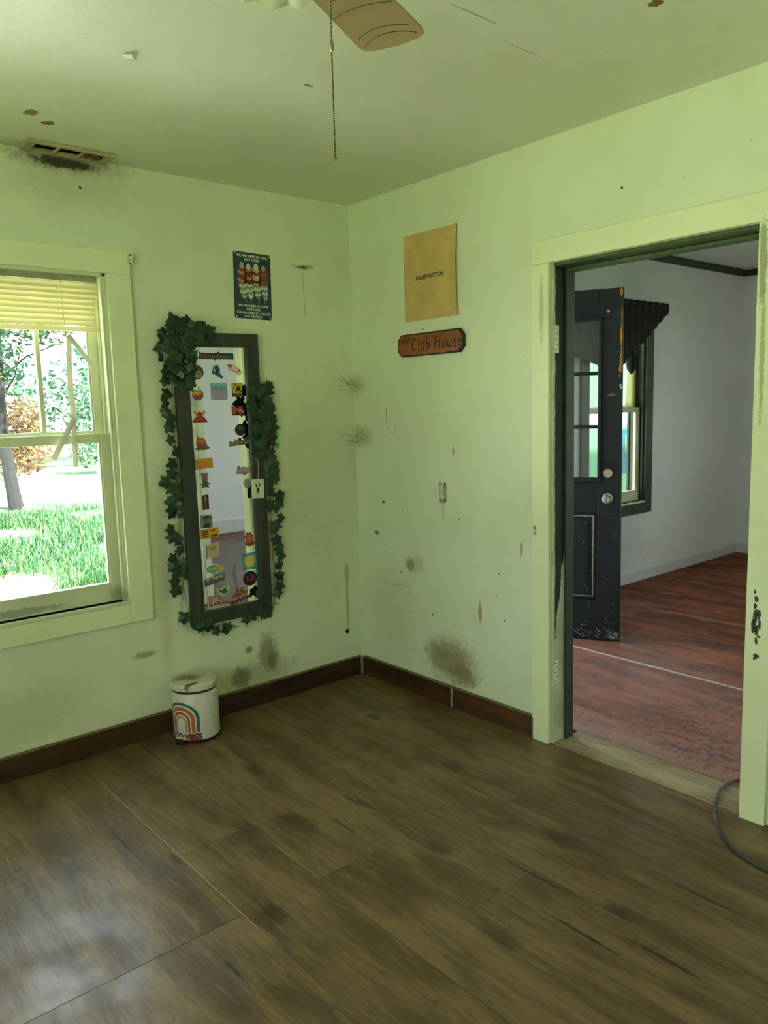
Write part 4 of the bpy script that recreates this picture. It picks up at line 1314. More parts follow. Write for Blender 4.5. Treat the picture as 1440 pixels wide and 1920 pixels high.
# ------------------------------------------------------------------ tin poster with feathers
ps = thing('tin_poster', 'navy tin poster with four feathers and WE ARE HERE TO HEAL lettering', 'poster', (-.597, -.0008, 2.065), (0, math.radians(1.2), 0))
PW, PH = .204, .308
part('sheet', MB().prism(rrect(0, 0, PW, PH, .008), -.0022, 0), m_poster, ps)
for sx_ in (-1, 1):
    for sz_ in (-1, 1):
        part('screw', MB().lathe([(.0042, -.0038), (.004, -.0022)], (sx_*(PW/2-.008), 0, sz_*(PH/2-.008)), 10, 'y'), m_caulk, ps)
for (tx, z_, s_, w_) in (('WE ARE HERE TO HEAL', .137, .0155, .172), ('NOT HARM.', .120, .0165, .082), ('WE ARE HERE TO LOVE', -.093, .0150, .165), ('NOT HATE', -.110, .0150, .074), ('WE ARE HERE TO CREATE', -.127, .0155, .183), ('NOT DESTROY', -.1435, .0155, .1)):
    text(tx, s_, m_pletter, ps, 0, -.0024, z_, width=w_, bold=.0004)
FY = -.0023
for q, (x_, lean, zt_, tip, cA, cB) in enumerate(((-.058, .10, .106, '#a09886', '#6a2c1c', '#b08a5c'), (-.022, .02, .100, '#a9c0b0', '#a8683c', '#4a2418'), (.020, .02, .104, '#b4cdbd', '#c09858', '#5e2a1c'), (.060, -.06, .100, '#a8846c', '#6e2e20', '#8c4c30'))):
    fe = part('feather', MB().tube([(x_, FY, zt_-.01), (x_+.004, FY, .0), (x_+lean*.1+.012, FY, -.078)], .0011, 4), solid('#9fb0a4'), ps)
    part('tip', MB().prism(ell(x_, zt_-.016, .0125, .019, 14), FY-.0006, FY), solid(tip), fe)
    for r_ in range(6):
        zc = .074-r_*.0125
        wv = .0215+.001*r_
        col = (cA, cB, '#c8a068' if q == 2 else '#7c3a26')[r_ % 3]
        part('band', MB().prism([(x_-wv, zc+.010), (x_, zc), (x_+wv, zc+.010), (x_+wv, zc-.002), (x_, zc-.0125), (x_-wv, zc-.002)], FY-.0009-.0001*r_, FY), solid(col), fe)
    for r_ in range(7):
        zc = .0-r_*.0085
        wv = .0235-.0015*r_+random.uniform(-.003, .003)
        xx_ = x_+.002+r_*.0012
        part('down', MB().prism([(xx_-wv, zc+.004), (xx_-wv*.4, zc+.009), (xx_, zc+.001), (xx_+wv*.5, zc+.010), (xx_+wv, zc+.003), (xx_+wv*.6, zc-.006), (xx_, zc-.011), (xx_-wv*.7, zc-.005)], FY-.0018-.0001*r_, FY), solid(('#8ea492', '#c2cdb6', '#5c7268')[(r_+q) % 3]), fe)

# ------------------------------------------------------------------ things on the right wall (local x along -y of the room)
RZ = -PI/2     # faces the room (-x): local -y -> world -x
cd_ = thing('tan_card', 'large tan card with a line of black capitals pinned to the right wall', 'card', (-.001, -.609, 2.082), (0, 0, RZ))
vs, fs = [], []
nx, nz = 8, 8
cw_, ch_ = .360, .402
for j in range(nz+1):
    for i in range(nx+1):
        u, v = i/nx, j/nz
        bul = .0015+.010*max(0, (u-.8)/.2)**1.5*math.sin(PI*v)+.0015*math.sin(u*PI)
        if u > .94 and .03 < v < .97:
            bul += .004
        vs.append(((u-.5)*cw_, -bul-.001, (v-.5)*ch_))
m_ = len(vs)
vs += [(x_, y_+.0009, z_) for x_, y_, z_ in vs]
for j in range(nz):
    for i in range(nx):
        q = j*(nx+1)+i
        fs.append((q, q+1, q+nx+2, q+nx+1))
        fs.append((m_+q+nx+1, m_+q+nx+2, m_+q+1, m_+q))
for i in range(nx):
    fs += [(i, m_+i, m_+i+1, i+1), (nz*(nx+1)+i+1, m_+nz*(nx+1)+i+1, m_+nz*(nx+1)+i, nz*(nx+1)+i)]
for j in range(nz):
    q = j*(nx+1)
    fs += [(q+nx+1, m_+q+nx+1, m_+q, q), (q+nx, m_+q+nx, m_+q+2*nx+1, q+2*nx+1)]
part('sheet', MB().add(vs, fs), m_tan, cd_)
text('LOUIS VUITTON', .028, m_print, cd_, 0, -.0055, -.005, width=.185, bold=.0004)
for sx_ in (-1, 1):
    for sz_ in (-1, 1):
        part('pin', MB().lathe([(.001, .0), (.001, -.004), (.0045, -.0045), (.0035, -.008), (.0005, -.0085)], (sx_*(cw_/2-.012), -.0005, sz_*(ch_/2-.014)), 10, 'y'), m_cream, cd_)

sg = thing('wooden_sign', 'brown wooden sign reading The Club House under the tan card', 'sign', (-.0005, -.6085, 1.767), (0, 0, RZ))
SW, SH = .445, .107


def chamf(wd, ht, c):
    return [(-wd/2+c, -ht/2), (wd/2-c, -ht/2), (wd/2, -ht/2+c*1.1), (wd/2, ht/2-c*1.1), (wd/2-c, ht/2), (-wd/2+c, ht/2), (-wd/2, ht/2-c*1.1), (-wd/2, -ht/2+c*1.1)]


part('board', MB().prism(chamf(SW, SH, .025), -.018, 0), m_signb, sg, .002)
face = []
base_ = chamf(SW-.014, SH-.014, .024)
for i in range(8):
    p_, q_ = base_[i], base_[(i+1) % 8]
    m_n = 14 if abs(p_[0]-q_[0]) > .1 else 3
    for t in range(m_n):
        f = t/m_n
        dx, dz2 = q_[0]-p_[0], q_[1]-p_[1]
        L_ = math.hypot(dx, dz2)
        wv = .0022*math.sin(f*m_n*1.7+i)
        face.append((p_[0]+dx*f-dz2/L_*wv, p_[1]+dz2*f+dx/L_*wv))
part('face', MB().prism(face, -.0195, -.017), m_sign, sg)


def stroke(mb_, pts, wd, y):
    P = []
    for i in range(len(pts)-1):
        for t in range(5):
            f = t/5
            P.append((pts[i][0]*(1-f)+pts[i+1][0]*f, pts[i][1]*(1-f)+pts[i+1][1]*f))
    P.append(pts[-1])
    # smooth
    for _ in range(2):
        P = [P[0]]+[((P[i-1][0]+P[i][0]*2+P[i+1][0])/4, (P[i-1][1]+P[i][1]*2+P[i+1][1])/4) for i in range(1, len(P)-1)]+[P[-1]]
    vs, fs = [], []
    n_ = len(P)
    for i in range(n_):
        tx_, tz_ = P[min(i+1, n_-1)][0]-P[max(i-1, 0)][0], P[min(i+1, n_-1)][1]-P[max(i-1, 0)][1]
        L_ = math.hypot(tx_, tz_) or 1
        w_ = wd*(.55+.45*math.sin(PI*min(1, (i+1)/n_)))/2
        vs += [(P[i][0]-tz_/L_*w_, y, P[i][1]+tx_/L_*w_), (P[i][0]+tz_/L_*w_, y, P[i][1]-tx_/L_*w_)]
    for i in range(n_-1):
        fs.append((2*i, 2*i+1, 2*i+3, 2*i+2))
    mb_.add(vs, fs)


LET = {
    'T': [[(0, .8), (.6, 1)], [(.35, .9), (.2, .3), (.3, 0)]], 'h': [[(.1, 1), (.1, 0)], [(.1, .4), (.4, .6), (.5, .4), (.5, 0)]],
    'e': [[(.1, .3), (.5, .4), (.4, .6), (.15, .5), (.1, .15), (.5, .05)]],
    'C': [[(.55, .85), (.4, 1), (.15, .7), (.02, .3), (.2, 0), (.55, .15)]], 'l': [[(.25, 1), (.15, .5), (.1, 0)]],
    'u': [[(.12, .6), (.05, .2), (.2, 0), (.4, .2)], [(.5, .62), (.42, .2), (.5, 0)]], 'b': [[(.2, 1), (.08, 0)], [(.12, .35), (.4, .55), (.5, .3), (.3, 0), (.08, .05)]],
    'H': [[(.2, 1.05), (.05, 0)], [(.75, 1.1), (.6, -.02)], [(.12, .5), (.68, .55)]], 'o': [[(.35, .6), (.08, .4), (.15, .02), (.45, .15), (.48, .5), (.3, .6)]],
    's': [[(.5, .55), (.25, .62), (.2, .4), (.45, .22), (.3, 0), (.05, .1)]]}
lt = MB()
x_ = -.118
for ch, adv in (('C', .052), ('l', .024), ('u', .045), ('b', .050), (' ', .022), ('H', .062), ('o', .042), ('u', .042), ('s', .038), ('e', .03)):
    for st_ in LET.get(ch, []):
        stroke(lt, [(x_+p[0]*.054, -.028+p[1]*.060) for p in st_], .0075, -.0200)
    x_ += adv*.81
x_ = -.196
for ch, adv in (('T', .026), ('h', .024), ('e', .02)):
    for st_ in LET[ch]:
        stroke(lt, [(x_+p[0]*.04, -.004+(x_+.196)*.35+p[1]*.036) for p in st_], .0050, -.0200)
    x_ += adv
part('lettering', lt, m_signb, sg, 0, False, False)

ou = thing('wall_outlet', 'bare duplex electrical outlet without a cover plate on the right wall', 'outlet', (0, -.6625, 1.06), (0, 0, RZ))
part('outlet_box', MB().box(-.0243, .0243, .050, .054, -.0478, .0478), m_dark, ou)
part('yoke', MB().box(-.007, .007, .004, .006, -.052, .052).box(-.012, .012, -.0015, -.0003, .044, .054).box(-.012, .012, -.0015, -.0003, -.054, -.044), m_steel, ou, .0005)
rec = MB()
for z_ in (-.0195, .0195):
    rec.prism(ell(-.004, z_, .0165, .0145, 18), -.002, .012)
rec.box(-.014, .007, .0, .02, -.034, .034)
ro = part('receptacle', rec, m_cream, ou, .0008)
for z_ in (-.0195, .0195):
    for (x_, h_) in ((-.0095, .0042), (.0015, .0034)):
        part('slot', MB().box(x_-.001, x_+.001, -.0024, -.0018, z_-h_+.003, z_+h_+.003), m_dark, ro)
    part('slot', MB().prism(ell(-.004, z_-.008, .0022, .0022, 8), -.0024, -.0018), m_dark, ro)
part('center_screw', MB().lathe([(.003, -.002), (.003, .001)], (-.004, 0, 0), 8, 'y'), m_steel, ou)
pm = MB()
for (x0, x1, z0, z1) in ((-.038, -.0252, -.056, .058), (.0252, .036, -.056, .058), (-.0252, .0252, .0556, .062), (-.0252, .0252, -.064, -.0556)):
    pm.box(x0, x1, -.0007, -.0002, z0, z1)
part('paint_ghost', pm, plain('old_white_paint', '#d2d4bc', .6), ou)

# cobwebs in the corner and on the left wall
rndw = random.Random(3)


def wisp(g, a, b, sag, r):
    P = []
    for i in range(8):
        t = i/7
        p = Vector(a).lerp(Vector(b), t)
        p.z -= sag*4*t*(1-t)
        p += Vector((rndw.uniform(-.002, .002), rndw.uniform(-.002, .002), rndw.uniform(-.004, .004)))
        P.append(Vector((min(p.x, -.002), min(p.y, -.002), p.z)))
    g.tube(P, [r*(1-.7*i/7) for i in range(8)], 3, False)


g = MB()
for i in range(14):
    s_ = rndw.choice((-1, 1, 1))
    L_ = rndw.uniform(.02, .10)
    z_ = 2.18+rndw.uniform(-.012, .012)
    wisp(g, (-.305, -.003, 2.18), (-.305+s_*L_, -.004, z_+rndw.uniform(0, .02)*(L_/.1)), rndw.uniform(-.004, .012), rndw.uniform(.0006, .0012))
tag(part('cobweb', g, m_dust), 'grey cobweb spreading high on the left wall beside the tin poster', 'cobweb', None, 'stuff')
for (zc, lab) in ((1.61, 'dusty cobweb strands in the upper part of the room corner'), (1.33, 'dusty cobweb strands in the middle of the room corner')):
    g = MB()
    for i in range(16):
        xa = -rndw.uniform(.01, .13)
        yb = -rndw.uniform(.01, .20)
        wisp(g, (xa, -.003, zc+rndw.uniform(-.05, .03)), (-.003, yb, zc+rndw.uniform(-.04, .04)), rndw.uniform(0, .03), rndw.uniform(.0004, .0009))
    tag(part('cobweb', g, m_dust), lab, 'cobweb', None, 'stuff')
g = MB().tube([(-.29, -.004, 2.18), (-.305, -.004, 2.14), (-.302, -.004, 2.06), (-.30, -.004, 1.94)], .0008, 3)
tag(part('cobweb_strand', g, m_dust), 'single dusty cobweb strand hanging under the cobweb on the left wall', 'cobweb')
g = MB().tube([(-.004, -.272, 1.47), (-.004, -.266, 1.44), (-.004, -.266, 1.40), (-.004, -.272, 1.37), (-.004, -.285, 1.348), (-.004, -.30, 1.337), (-.004, -.317, 1.335), (-.004, -.331, 1.345), (-.004, -.339, 1.37), (-.004, -.343, 1.41)], .0008, 3)
tag(part('cobweb_strand', g, m_dust), 'looped dark cobweb strand on the right wall left of the outlet', 'cobweb')
tag(part('green_clip', MB().box(-.509, -.492, -.006, -.001, 1.287, 1.312), solid('#2fae4a'), None, .001), 'tiny bright green clip on the wall right of the ivy', 'clip')

# ------------------------------------------------------------------ pedal bin
BX, BY, BR = -1.088, -.129, .104
bn = thing('pedal_bin', 'small white pedal bin with a striped rainbow print standing by the baseboard', 'trash can', (BX, BY, 0))
part('base_ring', MB().lathe([(BR-.004, 0), (BR+.0015, .002), (BR+.0015, .010), (BR-.002, .012)], n=40), m_black, bn, 0, True)
part('body', MB().lathe([(BR-.003, .0122), (BR, .0135), (BR, .225), (BR-.002, .2285), (BR-.006, .2285)], n=48), m_white, bn, 0, True)
part('lid_gap_dark', MB().lathe([(BR-.008, .2288), (BR-.008, .240)], n=40), m_black, bn, 0, True)  # black ring standing in for the shade in the gap under the lid
m_lid = N('lid_enamel_dirty', .35)
k = m_lid
c_ = with_stains(k, k.mix(.3, lin('#c9c2b0'), lin('#c4bb9c')), [((BX-.03, BY+.03, .272), (.05, .035, .05), '#3f3a28', .8, 1.0), ((BX-.01, BY-.01, .272), (.03, .02, .05), '#4a4330', .7, 1.0), ((BX-.05, BY-.07, .27), (.03, .012, .05), '#2c281c', .9, .6), ((BX+.04, BY+.0, .272), (.03, .01, .05), '#5a5038', .6, 1.0)])
k.color(c_)
part('lid', MB().lathe([(BR-.004, .2402), (BR+.0015, .241), (BR+.0015, .262), (BR-.004, .2695), (BR-.02, .272), (.001, .2735)], n=48), k.m, bn, 0, True)
FA = math.atan2(-.56, -.83)-.17       # the print faces this way


def onb(u, v, lift=.0006):
    a_ = FA+u/BR
    return (math.cos(a_)*(BR+lift), math.sin(a_)*(BR+lift), v)


def arc_band(name, r0, r1, zb, hex_, zc=.105, sq=1.25):
    vs, fs = [], []
    path = [(-1, t) for t in [zb+(zc-zb)*i/6 for i in range(7)]]
    seg = []
    for t in range(7):
        z_ = zb+(zc-zb)*t/6
        seg.append(((-r0, z_), (-r1, z_)))
    for t in range(1, 16):
        a_ = PI-PI*t/16
        seg.append(((r0*math.cos(a_), zc+r0*sq*math.sin(a_)), (r1*math.cos(a_), zc+r1*sq*math.sin(a_))))
    for t in range(7):
        z_ = zc+(zb-zc)*t/6
        seg.append(((r0, z_), (r1, z_)))
    for (p, q) in seg:
        vs += [onb(*p), onb(*q)]
    for i in range(len(seg)-1):
        fs.append((2*i, 2*i+1, 2*i+3, 2*i+2))
    return part(name, MB().add(vs, fs), solid(hex_), bn, 0, False, False)


arc_band('rainbow_arc', .073, .087, .052, '#1f6a5c', .115, .86)
arc_band('rainbow_arc', .050, .067, .050, '#b3653c', .108, .92)
arc_band('rainbow_arc', .034, .044, .050, '#a23a2c', .102, 1.0)
arc_band('rainbow_arc', .022, .030, .050, '#a98440', .096, 1.0)
me = text_mesh('GOOD VIBES', .044, bold=.0022, width=.190)
for v in me.vertices:
    v.co = onb(v.co.x, v.co.z+.028, .0006+abs(v.co.y))
link('lettering', me, solid('#8c3a24'), bn)
pd = Vector((math.cos(FA), math.sin(FA), 0))
pt = Vector((-pd.y, pd.x, 0))
pv = []
for (d_, wv, z0_, z1_) in ((BR-.004, .026, .010, .024), (BR+.014, .026, .008, .022), (BR+.024, .020, .003, .010)):
    for s_ in (-1, 1):
        for z_ in (z0_, z1_):
            q = pd*d_+pt*s_*wv
            pv.append((q.x, q.y, z_))
pf = []
for i in range(2):
    o_ = 4*i
    pf += [(o_, o_+1, o_+5, o_+4), (o_+3, o_+2, o_+6, o_+7), (o_+1, o_+3, o_+7, o_+5), (o_+2, o_, o_+4, o_+6)]
pf += [(0, 2, 3, 1), (8, 9, 11, 10)]
part('pedal', MB().add(pv, pf), m_black, bn, .002)
pv2 = [(p[0]+pd.x*.001, p[1]+pd.y*.001, p[2]) for p in pv]
part('pedal_housing', MB().add([tuple((pd*d_+pt*s_*.031)+Vector((0, 0, z_))) for d_ in (BR-.006, BR+.012) for s_ in (-1, 1) for z_ in (.0235, .0265)],
     [(0, 1, 3, 2), (4, 6, 7, 5), (0, 4, 5, 1), (2, 3, 7, 6), (1, 5, 7, 3), (0, 2, 6, 4)]), m_white, bn, .002)

# ------------------------------------------------------------------ ceiling register
vt = thing('ceiling_vent', 'rusty rectangular air register in the ceiling above the left window', 'vent', (-1.45, -.071, H), (0, 0, 0))
VX, VY = .172, .062
fm = MB()
z0_, z1_ = -.012, -.0005
for (x0, x1, y0, y1) in ((-VX, VX, .043, VY), (-VX, VX, -VY, -.043), (-VX, -.137, -.0428, .0428), (.137, VX, -.0428, .0428), (-.052, -.044, -.0428, .0428), (.044, .052, -.0428, .0428)):
    fm.box(x0, x1, y0, y1, z0_, z1_)
part('frame', fm, m_vent, vt, .003)
for i in range(6):
    x_ = .058+i*.0135
    part('louvre', MB().add([(x_, -.042, -.010), (x_+.010, -.042, .006), (x_+.010, .042, .006), (x_, .042, -.010), (x_+.0015, -.042, -.0105), (x_+.0115, -.042, .0055), (x_+.0115, .042, .0055), (x_+.0015, .042, -.0105)],
         [(0, 1, 2, 3), (4, 7, 6, 5), (0, 4, 5, 1), (2, 6, 7, 3), (1, 5, 6, 2), (0, 3, 7, 4)]), m_vent, vt)
for i in range(3):
    x_ = -.128+i*.026
    part('louvre', MB().box(x_, x_+.0012, -.036, .036, .012, .028), plain('dark_louvre', '#2c3a30', .5), vt)
part('duct', MB().box(-.135, -.1345, -.034, .036, .002, .14).box(.1345, .135, -.034, .036, .002, .14).box(-.1345, .1345, -.034, -.0335, .002, .14).box(-.1345, .1345, .0355, .036, .002, .14).box(-.1345, .1345, -.0335, .0355, .139, .14), plain('duct_dark_metal', '#141c18', .5, .3), vt)
tg_ = MB().prism([(-.013, -.002), (.0, -.008), (.014, -.003), (.009, .004), (-.006, .004)], -.016, .016)
o = part('paint_flake', tg_, m_caulk)
o.location = (-1.6, -1.03, H-.007)
o.rotation_euler = (.15, .2, .6)
tag(o, 'pale paint flake peeling from the ceiling left of the pull chain', 'flake')

# ------------------------------------------------------------------ ceiling fan
FX, FYc = -2.0, -2.27
fan = thing('ceiling_fan', 'old cream ceiling fan with a stained blade and a beaded pull chain', 'fan', (FX, FYc, H))
part('canopy', MB().lathe([(.07, -.0005), (.068, -.02), (.03, -.05), (.014, -.055), (.014, -.10)], n=28), m_fanm, fan, 0, True)
part('motor_housing', MB().lathe([(.05, -.1002), (.105, -.115), (.125, -.15), (.125, -.20), (.10, -.235), (.06, -.245)], n=36), m_fanm, fan, 0, True)
part('light_fitter', MB().lathe([(.05, -.2452), (.06, -.26), (.055, -.30), (.02, -.315), (.001, -.316)], n=28), m_fanm, fan, 0, True)
for bi in range(4):
    A_ = math.radians(25.5)+bi*2*PI/4
    ca, sa = math.cos(A_), math.sin(A_)
    tilt = -.05
    Rl = .635

    def bp(r_, w_, h_):
        return (ca*r_-sa*w_, sa*r_+ca*w_, -.262+h_+w_*tilt)
    outl_ = [(.20, -.052), (.24, -.056), (Rl-.035, -.074), (Rl-.012, -.070), (Rl, -.052), (Rl+.008, .0), (Rl, .052), (Rl-.012, .070), (Rl-.035, .074), (.24, .056), (.20, .052)]
    n_ = len(outl_)
    vs = [bp(r_, w_, 0) for r_, w_ in outl_]+[bp(r_, w_, .006) for r_, w_ in outl_]
    fs = [tuple(range(n_))[::-1], tuple(range(n_, 2*n_))]+[(i, (i+1) % n_, n_+(i+1) % n_, n_+i) for i in range(n_)]
    bl_ = part('blade', MB().add(vs, fs), m_fan, fan, .001)
    # carved arcs on the underside
    for (rc, rad_) in ((.70, .125), (.70, .155), (.70, .25), (.70, .30)):
        P = []
        for i in range(13):
            a_ = PI-1.1+2.2*i/12
            w_ = rad_*.72*math.sin(a_)
            r_ = rc+rad_*math.cos(a_)
            if abs(w_) < .066 and .22 < r_ < Rl-.005:
                P.append(bp(r_, w_, -.0004))
        if len(P) > 2:
            part('groove', MB().tube(P, .0009, 3, False), m_fang, bl_)
    arm = MB()
    arm.add([bp(.09, -.018, .004), bp(.27, -.03, -.004), bp(.27, .03, -.004), bp(.09, .018, .004), bp(.09, -.018, .010), bp(.27, -.03, -.0005), bp(.27, .03, -.0005), bp(.09, .018, .010)],
            [(0, 3, 2, 1), (4, 5, 6, 7), (0, 1, 5, 4), (1, 2, 6, 5), (2, 3, 7, 6), (3, 0, 4, 7)])
    part('blade_arm', arm, m_fanm, bl_, .001)
for si in range(3):
    A_ = math.radians(20)+si*2*PI/3
    cx_, cy_ = math.cos(A_)*.085, math.sin(A_)*.085
    vs, fs = [], []
    n_ = 32
    prof = [(.022, -.270), (.04, -.285), (.055, -.314), (.058, -.342), (.068, -.371)]
    for j, (r_, h_) in enumerate(prof):
        for q in range(n_):
            a_ = 2*PI*q/n_
            wob = 1+(.07*math.cos(8*a_) if j == 4 else .03*math.cos(8*a_) if j == 3 else 0)
            hh = h_+(.008*math.cos(8*a_) if j == 4 else 0)
            # lean outwards
            x_ = r_*wob*math.cos(a_)
            y_ = r_*wob*math.sin(a_)
            vs.append((cx_+x_+math.cos(A_)*(-h_-.28)*.45, cy_+y_+math.sin(A_)*(-h_-.28)*.45, hh))
    for j in range(len(prof)-1):
        for q in range(n_):
            q2 = (q+1) % n_
            fs.append((j*n_+q, j*n_+q2, (j+1)*n_+q2, (j+1)*n_+q))
    so = part('glass_shade', MB().add(vs, fs), m_shade, fan, 0, True)
    sol = so.modifiers.new('thick', 'SOLIDIFY')
    sol.thickness = .003
    part('socket_arm', MB().tube([(math.cos(A_)*.045, math.sin(A_)*.045, -.28), (cx_, cy_, -.285)], .016, 10), m_fanm, so)
PCX, PCY = .115, -.11
cb = MB()
z_ = -.30
px_, py_ = .05, -.048
# top of the chain leaves the fitter and hangs straight down
top = Vector((.052, -.052, -.292))
P = [top, Vector((.075, -.075, -.290)), Vector((.105, -.105, -.297))]
bead = MB()
for i in range(12):
    t = i/11
    q = P[0].lerp(P[1], min(1, t*2)) if t < .5 else P[1].lerp(P[2], (t-.5)*2)
    bead.ball(q, .0021, 6, 4)
zt_ = -.301
while zt_ > H*0-.505:
    bead.ball((.107, -.107, zt_), .0021, 6, 4)
    zt_ -= .0046
tag(part('pull_chain_beads', bead, m_chain, fan), kind='stuff')
part('chain_connector', MB().lathe([(.0015, -.520), (.0032, -.517), (.0032, -.508), (.0015, -.505)], (.107, -.107, 0), 8), m_brass, fan)
bead = MB()
zt_ = -.5215
while zt_ > -.667:
    bead.ball((.107, -.107, zt_), .0015, 5, 3)
    zt_ -= .0031
bead.ball((.107, -.107, -.668), .0024, 6, 4)
tag(part('pull_chain_beads', bead, m_chain, fan), kind='stuff')

# ------------------------------------------------------------------ cable over the threshold
kb = MB()
ctrl = [(1.5, -3.9, .005), (1.0, -3.4, .005), (.55, -2.55, .005), (.36, -2.15, .005), (.247, -2.035, .006), (.169, -2.017, .011), (.10, -2.02, .012), (.043, -2.038, .011), (-.03, -2.065, .007), (-.10, -2.10, .0055), (-.16, -2.147, .0055), (-.225, -2.21, .0055), (-.26, -2.28, .0055), (-.283, -2.37, .0055), (-.30, -2.5, .0055), (-.36, -2.8, .0055), (-.5, -3.3, .0055)]
CP = [Vector(c) for c in ctrl]
path = []
for i in range(1, len(CP)-2):
    for t in range(6):
        f = t/6
        a_, b_, c_, d_ = CP[i-1], CP[i], CP[i+1], CP[i+2]
        path.append(.5*((2*b_)+(c_-a_)*f+(2*a_-5*b_+4*c_-d_)*f*f+(3*b_-a_-3*c_+d_)*f**3))
kb.tube(path, .0048, 8)
tag(part('floor_cable', kb, m_cable, None, 0, True), 'thin dark cable curling over the threshold onto the brown floor', 'cable')

# ------------------------------------------------------------------ black swag over the hall window
sw = thing('window_swag', 'gathered black fabric swag hung over the window of the far room', 'curtain', (2.62, Y2-.03, 2.2))
part('rod', MB().tube([(-.72, -.03, 0), (.64, -.03, 0)], .009, 8), m_black, sw)
part('rod_end', MB().tube([(.63, .008, 0), (.63, -.03, 0)], .008, 8), m_black, sw)
vs, fs = [], []
nu, nv = 60, 10
for j in range(nv+1):
    for i in range(nu+1):
        u, v = i/nu, j/nv
        x = -.71+u*1.36
        # short at the ends, deep in the middle
        dep = .085+min(.42, .62*max(0, .985-u)*1.36)*(1 if u > .3 else .75+.25*u/.3)
        y = -.035-.009*math.sin(u*95+v*2.5)*(1-.3*v)-.03*v*math.sin(PI*u)
        vs.append((x, y, .022-dep*v))
for j in range(nv):
    for i in range(nu):
        q = j*(nu+1)+i
        fs.append((q, q+nu+1, q+nu+2, q+1))
part('tail', MB().lathe([(.004, .0), (.03, -.03), (.045, -.09), (.035, -.15), (.006, -.19)], (.115, -.05, -.345), 10), m_curtain, sw, 0, True)
so = part('fabric', MB().add(vs, fs), m_curtain, sw, 0, True)
so.modifiers.new('thick', 'SOLIDIFY').thickness = .003

# yellow curtain panel and the porch things seen through the hall window
yc = thing('yellow_curtain', 'pale yellow curtain panel seen behind the upper sash of the far window', 'curtain', (0, 0, 0))
vs, fs = [], []
for j in range(9):
    for i in range(25):
        u, v = i/24, j/8
        x = 3.028-(1-u)*(.095+.05*v*v)
        vs.append((x, Y2+.0685+.004*math.sin(u*30), 2.05-v*.635))
for j in range(8):
    for i in range(24):
        q = j*25+i
        fs.append((q, q+25, q+26, q+1))
so = part('panel', MB().add(vs, fs), m_yellow, yc, 0, True)
so.modifiers.new('thick', 'SOLIDIFY').thickness = .001
part('hem_rod', MB().tube([(2.92, Y2+.0685, 2.055), (3.03, Y2+.0685, 2.055)], .004, 6), m_cream, yc)
bx = thing('plastic_sheet', 'mint green plastic sheet with a teal patch hanging outside the far window', 'sheet', (3.5, 1.5, -.12))
part('sheet', MB().box(-1.6, 2.1, -.002, .002, .02, 1.32), m_mint, bx)
part('upper_sheet', MB().box(-1.6, 2.1, -.002, .002, 1.46, 2.6), m_mint, bx)
part('line', MB().tube([(-1.7, 0, 2.605), (2.2, 0, 2.605)], .006, 6), m_cord, bx)
part('line', MB().tube([(-1.7, 0, 1.325), (2.2, 0, 1.325)], .005, 6), m_cord, bx)
part('teal_patch', MB().prism(rrect(1.6, 1.03, .5, .49, .05), -.006, -.0025), m_teal, bx)
part('patch_window', MB().prism(rrect(1.45, 1.11, .085, .21, .02), -.009, -.0063), m_mint, bx)
tag(part('porch_floor', MB().box(-.2, 5.4, .262, 2.2, -.16, -.1202), plain('porch_concrete', '#cfcdc6', .9, 0, .08, 8)), kind=S)

# ------------------------------------------------------------------ outdoors
GZ = -.5
tag(part('bounce_strip', MB().box(-7.5, 0.2, 2.35, 3.7, GZ+.021, GZ+.05), plain('white_bounce_strip', '#f1f1ec', .9, 0, .03, 6)), kind=S)  # unseen white strip, added to bounce sun up to the ceiling
m_bounce = plain('pale_bounce_ground', '#c2c8a4', .95, 0, .12, 3)
tag(part('bounce_ground', MB().box(-22, XW-.6, -22, 4.0, GZ+.001, GZ+.02).box(XW-.5999, 6, -22, YS-.8, GZ+.001, GZ+.02), m_bounce), kind=S)  # unseen pale ground, added to bounce sunlight in through the west windows
tag(part('ground_lawn', MB().add([(-40, -30, GZ), (45, -30, GZ), (45, 70, GZ), (-40, 70, GZ)], [(0, 1, 2, 3)]), m_lawn), kind=S)
rg = random.Random(11)
vs, fs = [], []
for i in range(26000):
    y = 5.6+9.4*rg.random()**1.3
    xl = -2.64+(y+3.35)*.19
    xr = -2.64+(y+3.35)*.40
    x = rg.uniform(xl, xr)
    if math.sin(x*2.1+y*.9)+math.sin(y*1.7-x)+rg.uniform(-.6, .6) < -.5 or y > 13.2:
        continue
    hgt = rg.uniform(.06, .22)
    a_ = rg.uniform(0, 2*PI)
    bend = rg.uniform(.2, .9)*hgt
    wv = rg.uniform(.004, .009)
    dx, dy = math.cos(a_), math.sin(a_)
    o_ = len(vs)
    vs += [(x-dy*wv, y+dx*wv, GZ), (x+dy*wv, y-dx*wv, GZ), (x+dx*bend*.35+dy*wv*.7, y+dy*bend*.35-dx*wv*.7, GZ+hgt*.65), (x+dx*bend*.35-dy*wv*.7, y+dy*bend*.35+dx*wv*.7, GZ+hgt*.65), (x+dx*bend, y+dy*bend, GZ+hgt)]
    fs += [(o_, o_+1, o_+2, o_+3), (o_+3, o_+2, o_+4)]
tag(part('lawn_grass', MB().add(vs, fs), m_grass, None, 0, False, False), 'long bright green grass blades on the lawn outside the left window', 'grass', None, 'stuff')


